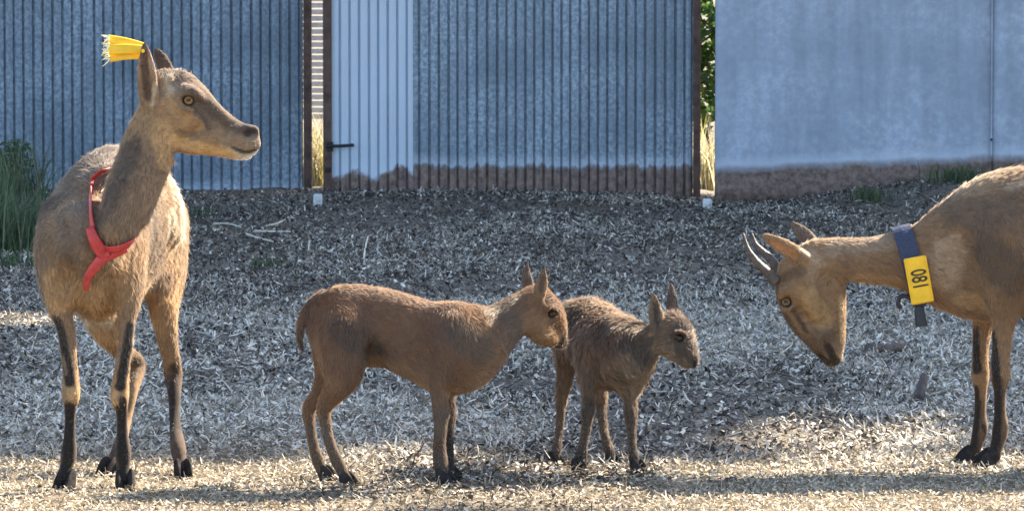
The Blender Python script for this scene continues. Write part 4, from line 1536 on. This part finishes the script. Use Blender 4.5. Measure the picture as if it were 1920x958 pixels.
D.ch([(1466, 578, -.036, .008), (1476, 582, -.042, .008), (1487, 576, -.046, .007)], BR, None, k=.012, fur=.004)
D.ch([(1475, 566, None, .0105), (1476, 566, None, .0105)], DARK, None, k=.006, op='sub')
D.ch([(1548, 640, None, .0040), (1555, 656, None, .0050), (1563, 670, None, .0050), (1569, 678, None, .0045)], DARK, None, k=.005, op='sub')
D.ch([(1536, 664, None, .0045), (1541, 670, None, .0055), (1546, 673, None, .0045)], DARK, None, k=.006, op='sub')
D.ch([(1545, 520, None, .009), (1552, 560, None, .009), (1548, 600, None, .007)], BR, None, k=.03, op='sub')
D.ch([(1500, 585, None, .007), (1520, 608, None, .008), (1545, 615, None, .006)], BR, None, k=.025, op='sub')
E1 = ((0.1, 1, -.35), .42)
D.ch([(1524, 496, -.03, .0155), (1500, 480, -.05, .0205), (1468, 462, -.062, .0205), (1444, 449, -.066, .0155), (1428, 440, -.066, .0065)], [CREAM, BR, BR, BR, BR], E1, k=.012, fur=.004, rev=True)
D.ch([(1498, 484, None, .008), (1468, 468, None, .009), (1447, 455, None, .007)], DARK, None, k=.008, op='sub')
D.ch([(1530, 462, .045, .015), (1512, 444, .065, .0195), (1496, 430, .072, .0165), (1484, 416, .072, .007)], [GREY, GREY, GREY, GREY], ((0, 1, .3), .42), k=.012, fur=.004, rev=True)
# legs
D.ch([(1870, 450, -.05, .085), (1872, 530, -.06, .064), (1880, 585, -.06, .039), (1879, 630, -.06, .0255), (1876, 672, -.06, .0205), (1875, 702, -.062, .0215), (1875, 732, -.06, .0140), (1875, 772, -.055, .0130), (1876, 806, -.05, .0175), (1868, 838, -.055, .0140), (1862, 856, -.055, .0165)],
     [BR, BR, BR, BR, BR, BR, BRD, BRD, BRD, DARK, BLK], k=.03, fur=LEG, thick=1.13)
D.ch([(1860, 450, .06, .075), (1850, 530, .06, .056), (1847, 585, .06, .034), (1840, 630, .06, .0205), (1838, 672, .06, .0180), (1838, 702, .058, .0195), (1839, 732, .06, .0140), (1838, 772, .06, .0130), (1838, 806, .055, .0170), (1830, 836, .05, .0135), (1824, 852, .05, .016)],
     [BR, BR, BR, BR, BR, BR, BR, BRD, BRD, DARK, BLK], k=.03, fur=LEG, thick=1.13)
D.ch([(2290, 470, -.06, .11), (2280, 560, -.07, .082), (2270, 620, -.075, .046), (2300, 672, -.07, .026), (2322, 702, -.07, .0225), (2316, 760, -.07, .0155), (2308, 812, -.07, .0185), (2298, 845, -.07, .0150)], [BR, BR, BR, BR, BRD, BRD, DARK, DARK], k=.03, fur=LEG, thick=1.13)
D.ch([(2280, 470, .08, .10), (2250, 570, .09, .074), (2236, 625, .09, .042), (2262, 672, .09, .025), (2284, 702, .09, .0220), (2274, 760, .09, .0152), (2262, 812, .09, .0180), (2252, 845, .09, .0148)], [BR, BR, BR, BR, BRD, BRD, DARK, DARK], k=.03, fur=LEG, thick=1.13)
D.ch([(2350, 395, .02, .022), (2375, 400, .02, .020), (2388, 425, .02, .010)], DARK, None, k=.015, fur=.014)
D.ch([(1810, 470, None, .010), (1830, 540, None, .012), (1838, 590, None, .010)], BR, None, k=.05, op='sub')
D.paint([(1829, 618), (1828, 655), (1832, 692)], .0135, BLK, .97, (-1, -.5, 0), .35)
D.paint([(1829, 730), (1828, 785), (1822, 850)], .0150, BLK, .95, (-1, -.5, 0), .4)
D.paint([(1862, 625), (1864, 660), (1866, 698)], .0140, BLK, .97, (-1, -.5, 0), .35)
D.paint([(1869, 712), (1869, 772), (1866, 850)], .0165, BLK, .95, (-1, -.5, 0), .4)
D.paint([(1846, 800), (1850, 815)], .010, BLK, .8)
D.paint([(1890, 800), (1894, 815)], .010, BLK, .8)
D.paint([(1456, 540), (1484, 612), (1518, 652), (1536, 672)], .018, (0.085, .06, .038), .85, None, .7)
D.paint([(1476, 566)], .0195, (0.04, .028, .02), .97, None, .35)
D.paint([(1486, 580), (1500, 602), (1512, 622)], .010, (0.06, .04, .03), .85, None, .8)  # facial shading painted from eye to mouth
D.paint([(1530, 560), (1548, 610)], .012, (0.12, .075, .045), .6)  # painted shading on the cheek
D.paint([(1500, 545), (1512, 575)], .016, (0.34, .19, .08), .6)
D.paint([(1552, 648), (1562, 668), (1568, 678)], .012, (0.03, .02, .015), .9)
D.paint([(1538, 666), (1545, 674), (1552, 680)], .011, (0.03, .02, .015), .9)
D.paint([(1610, 525), (1680, 530)], .026, WARM, .7)
D.paint([(1560, 465), (1640, 455), (1690, 445)], .03, (0.30, .21, .14), .7)
D.paint([(1520, 560), (1545, 600)], .030, (0.42, .27, .12), .5)
D.paint([(1578, 560), (1580, 640)], .010, (0.46, .31, .17), .7)  # sun rim on the jaw edge painted in
D.paint([(1780, 470), (1760, 520)], .05, (0.42, .30, .20), .6)
D.paint([(1850, 470), (1900, 520)], .06, (0.085, .055, .036), .75)  # shade of the shoulder muscle painted as a dark patch
D.paint([(1800, 400), (1880, 400)], .05, (0.12, .08, .055), .6)
D.paint([(1800, 560), (1840, 575)], .03, (0.46, .30, .16), .6)
D.paint([(1890, 352), (1915, 342)], .012, CREAM, .35)
D.paint([(1490, 478), (1450, 455)], .0115, (0.45, .20, .075), .8)
D.paint([(1520, 478), (1500, 468)], .007, CREAM, .8)
D.paint([(1505, 508), (1470, 520)], .016, DARK, .6)
D.nofur(D.w(1475, 566, -.045), .011)
D.build(140000, .0008, 4, .86, .28, .007, .22, .10)
D.eye(1475.5, 566, .0114, (0.24, 0.14, 0.055), nrm=np.array([-0.30, -1, 0.10]))
for px, dd, a, s in ((1858, -.055, math.radians(195), 1.0), (1820, .05, math.radians(190), .95), (2294, -.07, math.radians(190), .95), (2248, .09, math.radians(188), .95)):
    D.hoof(px, dd, a, s)
for pts, r0 in (([(1456, 528, -.02), (1436, 508, -.026), (1418, 490, -.032), (1402, 466, -.034), (1393, 437, -.034)], .0132),
                ([(1466, 515, .028), (1446, 487, .034), (1428, 470, .038), (1416, 456, .04), (1410, 438, .04)], .0118)):
    w = cr([D.w(*q) for q in pts], 12)
    t = np.linspace(0, 1, len(w))
    rad = r0 * (1 - 0.82 * t ** 1.3) * (1 + 0.035 * np.sin(t * 70))
    MB().tube(w, rad, 12, flat=0.85).build('horn', M_horn, D.root, smooth=True)

# ------------------------------------------------------------------ collars and ear tag
# red collar: a strap round the neck base, buckled at the throat, with a loose end
off_n = 0.010


def on_goat(an, px, py, off=off_n):
    p, n = an.hit(px, py)
    return p + n * off * 0.6 + np.array([0, -off * 0.6, 0]), n


rc = thing('collar', 'red leather collar hanging loose round the standing goat neck', 'collar', tuple(A.w(200, 440, -.18)))
front = [(176, 338), (171, 362), (170, 390), (173, 415), (182, 445), (198, 462), (222, 461), (243, 452)]
q = [on_goat(A, *c) for c in front]
pts = [x[0] for x in q]
nrm = [x[1] for x in q]
c0 = np.mean(pts, 0)
back = [A.w(262, 432, -.06), A.w(286, 390, -.01), A.w(280, 345, .04), A.w(235, 318, .06), A.w(192, 322, -.0)]
allp = cr(np.array(pts + back + [pts[0]]), 5)
cen = A.w(228, 392, -.08)
nn = allp - cen
nn[:, 1] -= 0.02
MB().tube(allp, np.interp(np.linspace(0, 1, len(allp)), [0, .3, .42, .5, 1], [.0075, .0085, .0105, .008, .0075]), 10, normal=nn, flat=0.30).build('strap', M_red, rc, smooth=True)
q = [on_goat(A, *c, 0.016) for c in ((172, 428), (180, 448), (192, 470), (206, 466))]
MB().tube(cr([x[0] for x in q], 5), np.interp(np.linspace(0, 1, 16), [0, .5, 1], [.009, .014, .008]), 10, normal=[x for x in np.repeat(np.array([[0, -1, .1]]), 16, 0)], flat=.28).build('strap_fold', M_red, rc, smooth=True)
q = [on_goat(A, *c, 0.017) for c in ((236, 458), (212, 466), (192, 478), (175, 498), (166, 518), (167, 538))]
tl = cr([x[0] for x in q], 5)
MB().tube(tl, np.interp(np.linspace(0, 1, len(tl)), [0, .3, .6, 1], [.008, .013, .010, .006]), 10, normal=np.repeat(np.array([[0, -1, .1]]), len(tl), 0), flat=.28).build('loose_end', M_red, rc, smooth=True)

# yellow ear tag: folded strips with frayed ends behind the near ear
et = thing('ear_tag', 'yellow plastic streamer tag pinned behind the ear of the standing goat', 'ear tag', tuple(A.w(266, 95, -.03)))
for (x0_, y0_), (x1_, y1_), w0, w1, dd in (((268, 88), (203, 76), .009, .012, -.022), ((268, 94), (204, 94), .010, .012, -.036), ((268, 104), (206, 107), .009, .0115, -.028)):
    a, b_ = A.w(x0_, y0_, dd + .006), A.w(x1_, y1_, dd)
    path = cr([a, (a + b_) / 2 + np.array([0, -.003, .002]), b_], 4)
    MB().tube(path, np.linspace(w0, w1, len(path)), 10, normal=np.repeat(np.array([[0.0, -1, .25]]), len(path), 0), flat=.32).build('strip', M_yellow, et)
fr = MB()
r_ = np.random.default_rng(5)
for i in range(34):
    y = r_.uniform(70, 114)
    a = A.w(205, y, -.03 + r_.normal(0, .006))
    b_ = A.w(r_.uniform(189, 200), y + r_.normal(2, 6), -.03 + r_.normal(0, .008))
    fr.tube([a, (a + b_) / 2 + r_.normal(0, .002, 3), b_], [.0016, .0014, .0006], 5)
fr.build('frayed_end', M_frayed, et)
MB().tube([A.w(268, 96, -.03), A.w(268, 96, -.058)], .004, 12).build('pin', M_yellow, et)

# numbered collar
cc = D.w(1706, 494, .0)
e1 = D.w(1722, 560, 0) - D.w(1688, 425, 0)
e1 /= np.linalg.norm(e1)
e2 = np.array([0, 1.0, 0])
e3 = np.cross(e1, e2)
nc = thing('collar', 'dark blue webbing collar with yellow number tag on the grazing goat neck', 'collar', tuple(cc))
ring = []
K_ = 48
for i in range(K_):
    a = 2 * math.pi * i / K_
    d = math.cos(a) * e1 + math.sin(a) * e2
    loc, n_, j, t = D.bvh.ray_cast(Vector(cc), Vector(d))
    rr = (np.array(loc) - cc) @ d if loc is not None else 0.07
    ring.append((d, rr))
rs = np.array([x[1] for x in ring])
rs = np.convolve(np.concatenate([rs[-2:], rs, rs[:2]]), np.ones(5) / 5, 'valid')
vv, ff = [], []
hw = 0.0215
for (d, _), r0 in zip(ring, rs):
    for off, wd in ((.006, -hw), (.0105, -hw), (.0115, 0), (.0105, hw), (.006, hw)):
        vv.append(cc + d * (r0 + off) + e3 * wd)
for i in range(K_):
    j = (i + 1) % K_
    for k in range(4):
        ff.append([i * 5 + k, j * 5 + k, j * 5 + k + 1, i * 5 + k + 1])
    ff.append([i * 5 + 4, j * 5 + 4, j * 5, i * 5])
mesh('strap', vv, ff, M_strap, nc, smooth=False)
# tag lies on the near side of the strap
tp = D.w(1722.5, 525, 0)
hp, hn = D.hit(1720, 512)
ty = min(hp[1], D.hit(1722, 535)[0][1], D.hit(1716, 490)[0][1]) - 0.022
tp = P(1722.5, 525, ty)
tdir = (P(1729, 566, ty) - P(1714, 482, ty))
tdir /= np.linalg.norm(tdir)
tx = np.cross(tdir, [0, 1.0, 0])
tx /= np.linalg.norm(tx)
if tx[0] < 0:
    tx = -tx
tn = np.cross(tx, tdir)
if tn[1] > 0:
    tn = -tn
R = np.stack([tx, -tn, -tdir])
tg_ = MB().box(tp, (0.050, 0.011, 0.103), ax=R, bev=0.003).build('number_tag', M_yellow, nc)
for s in (-1, 1):
    MB().box(tp + tx * s * 0.0232 + tn * 0.0058, (0.0035, 0.004, 0.100), ax=R, bev=0.001).build('tag_rim', M_yellow, tg_)
fc = bpy.data.curves.new('number', 'FONT')
fc.body = '081'
fc.size = 0.048
fc.align_x = 'CENTER'
fc.align_y = 'CENTER'
fc.extrude = 0.0004
fc.offset = 0.0006
fc.materials.append(M_ink)
tmp = bpy.data.objects.new('number', fc)
COL.objects.link(tmp)
bpy.context.view_layer.update()
nme = bpy.data.meshes.new_from_object(tmp.evaluated_get(bpy.context.evaluated_depsgraph_get()))
bpy.data.objects.remove(tmp)
nme.materials.clear()
nme.materials.append(M_ink)
fo = link(bpy.data.objects.new('number', nme), tg_)
# text reads downwards: its x axis along tdir, its top towards +tx
mw = Matrix((tdir, tx, tn)).transposed().to_4x4()
mw = mw @ Matrix.Diagonal((0.62, 1.0, 1.0, 1.0))
pos = tp + tn * 0.0066 - base_of(tg_) - tdir * 0.002
fo.matrix_local = Matrix.Translation(Vector(pos)) @ mw
# black buckle loop and hanging strap end
bk = MB()
lp = [P(1712, 562, ty + .01), P(1700, 556, ty + .012), P(1688, 556, ty + .014), P(1684, 568, ty + .014), P(1689, 578, ty + .014)]
bk.tube(cr(lp, 4), .0048, 8)
bk.build('buckle_loop', M_black, nc, smooth=True)
hs = MB()
hs.box(P(1725, 568, ty + .004), (0.026, 0.014, 0.014), bev=.002)
hs.tube(cr([P(1723, 568, ty + .004), P(1724, 585, ty), P(1728, 612, ty - .002)], 4), np.linspace(.009, .0135, 9), 8, normal=np.repeat(np.array([[0, -1.0, 0]]), 9, 0), flat=.35)
hs.build('strap_end', M_black, nc)
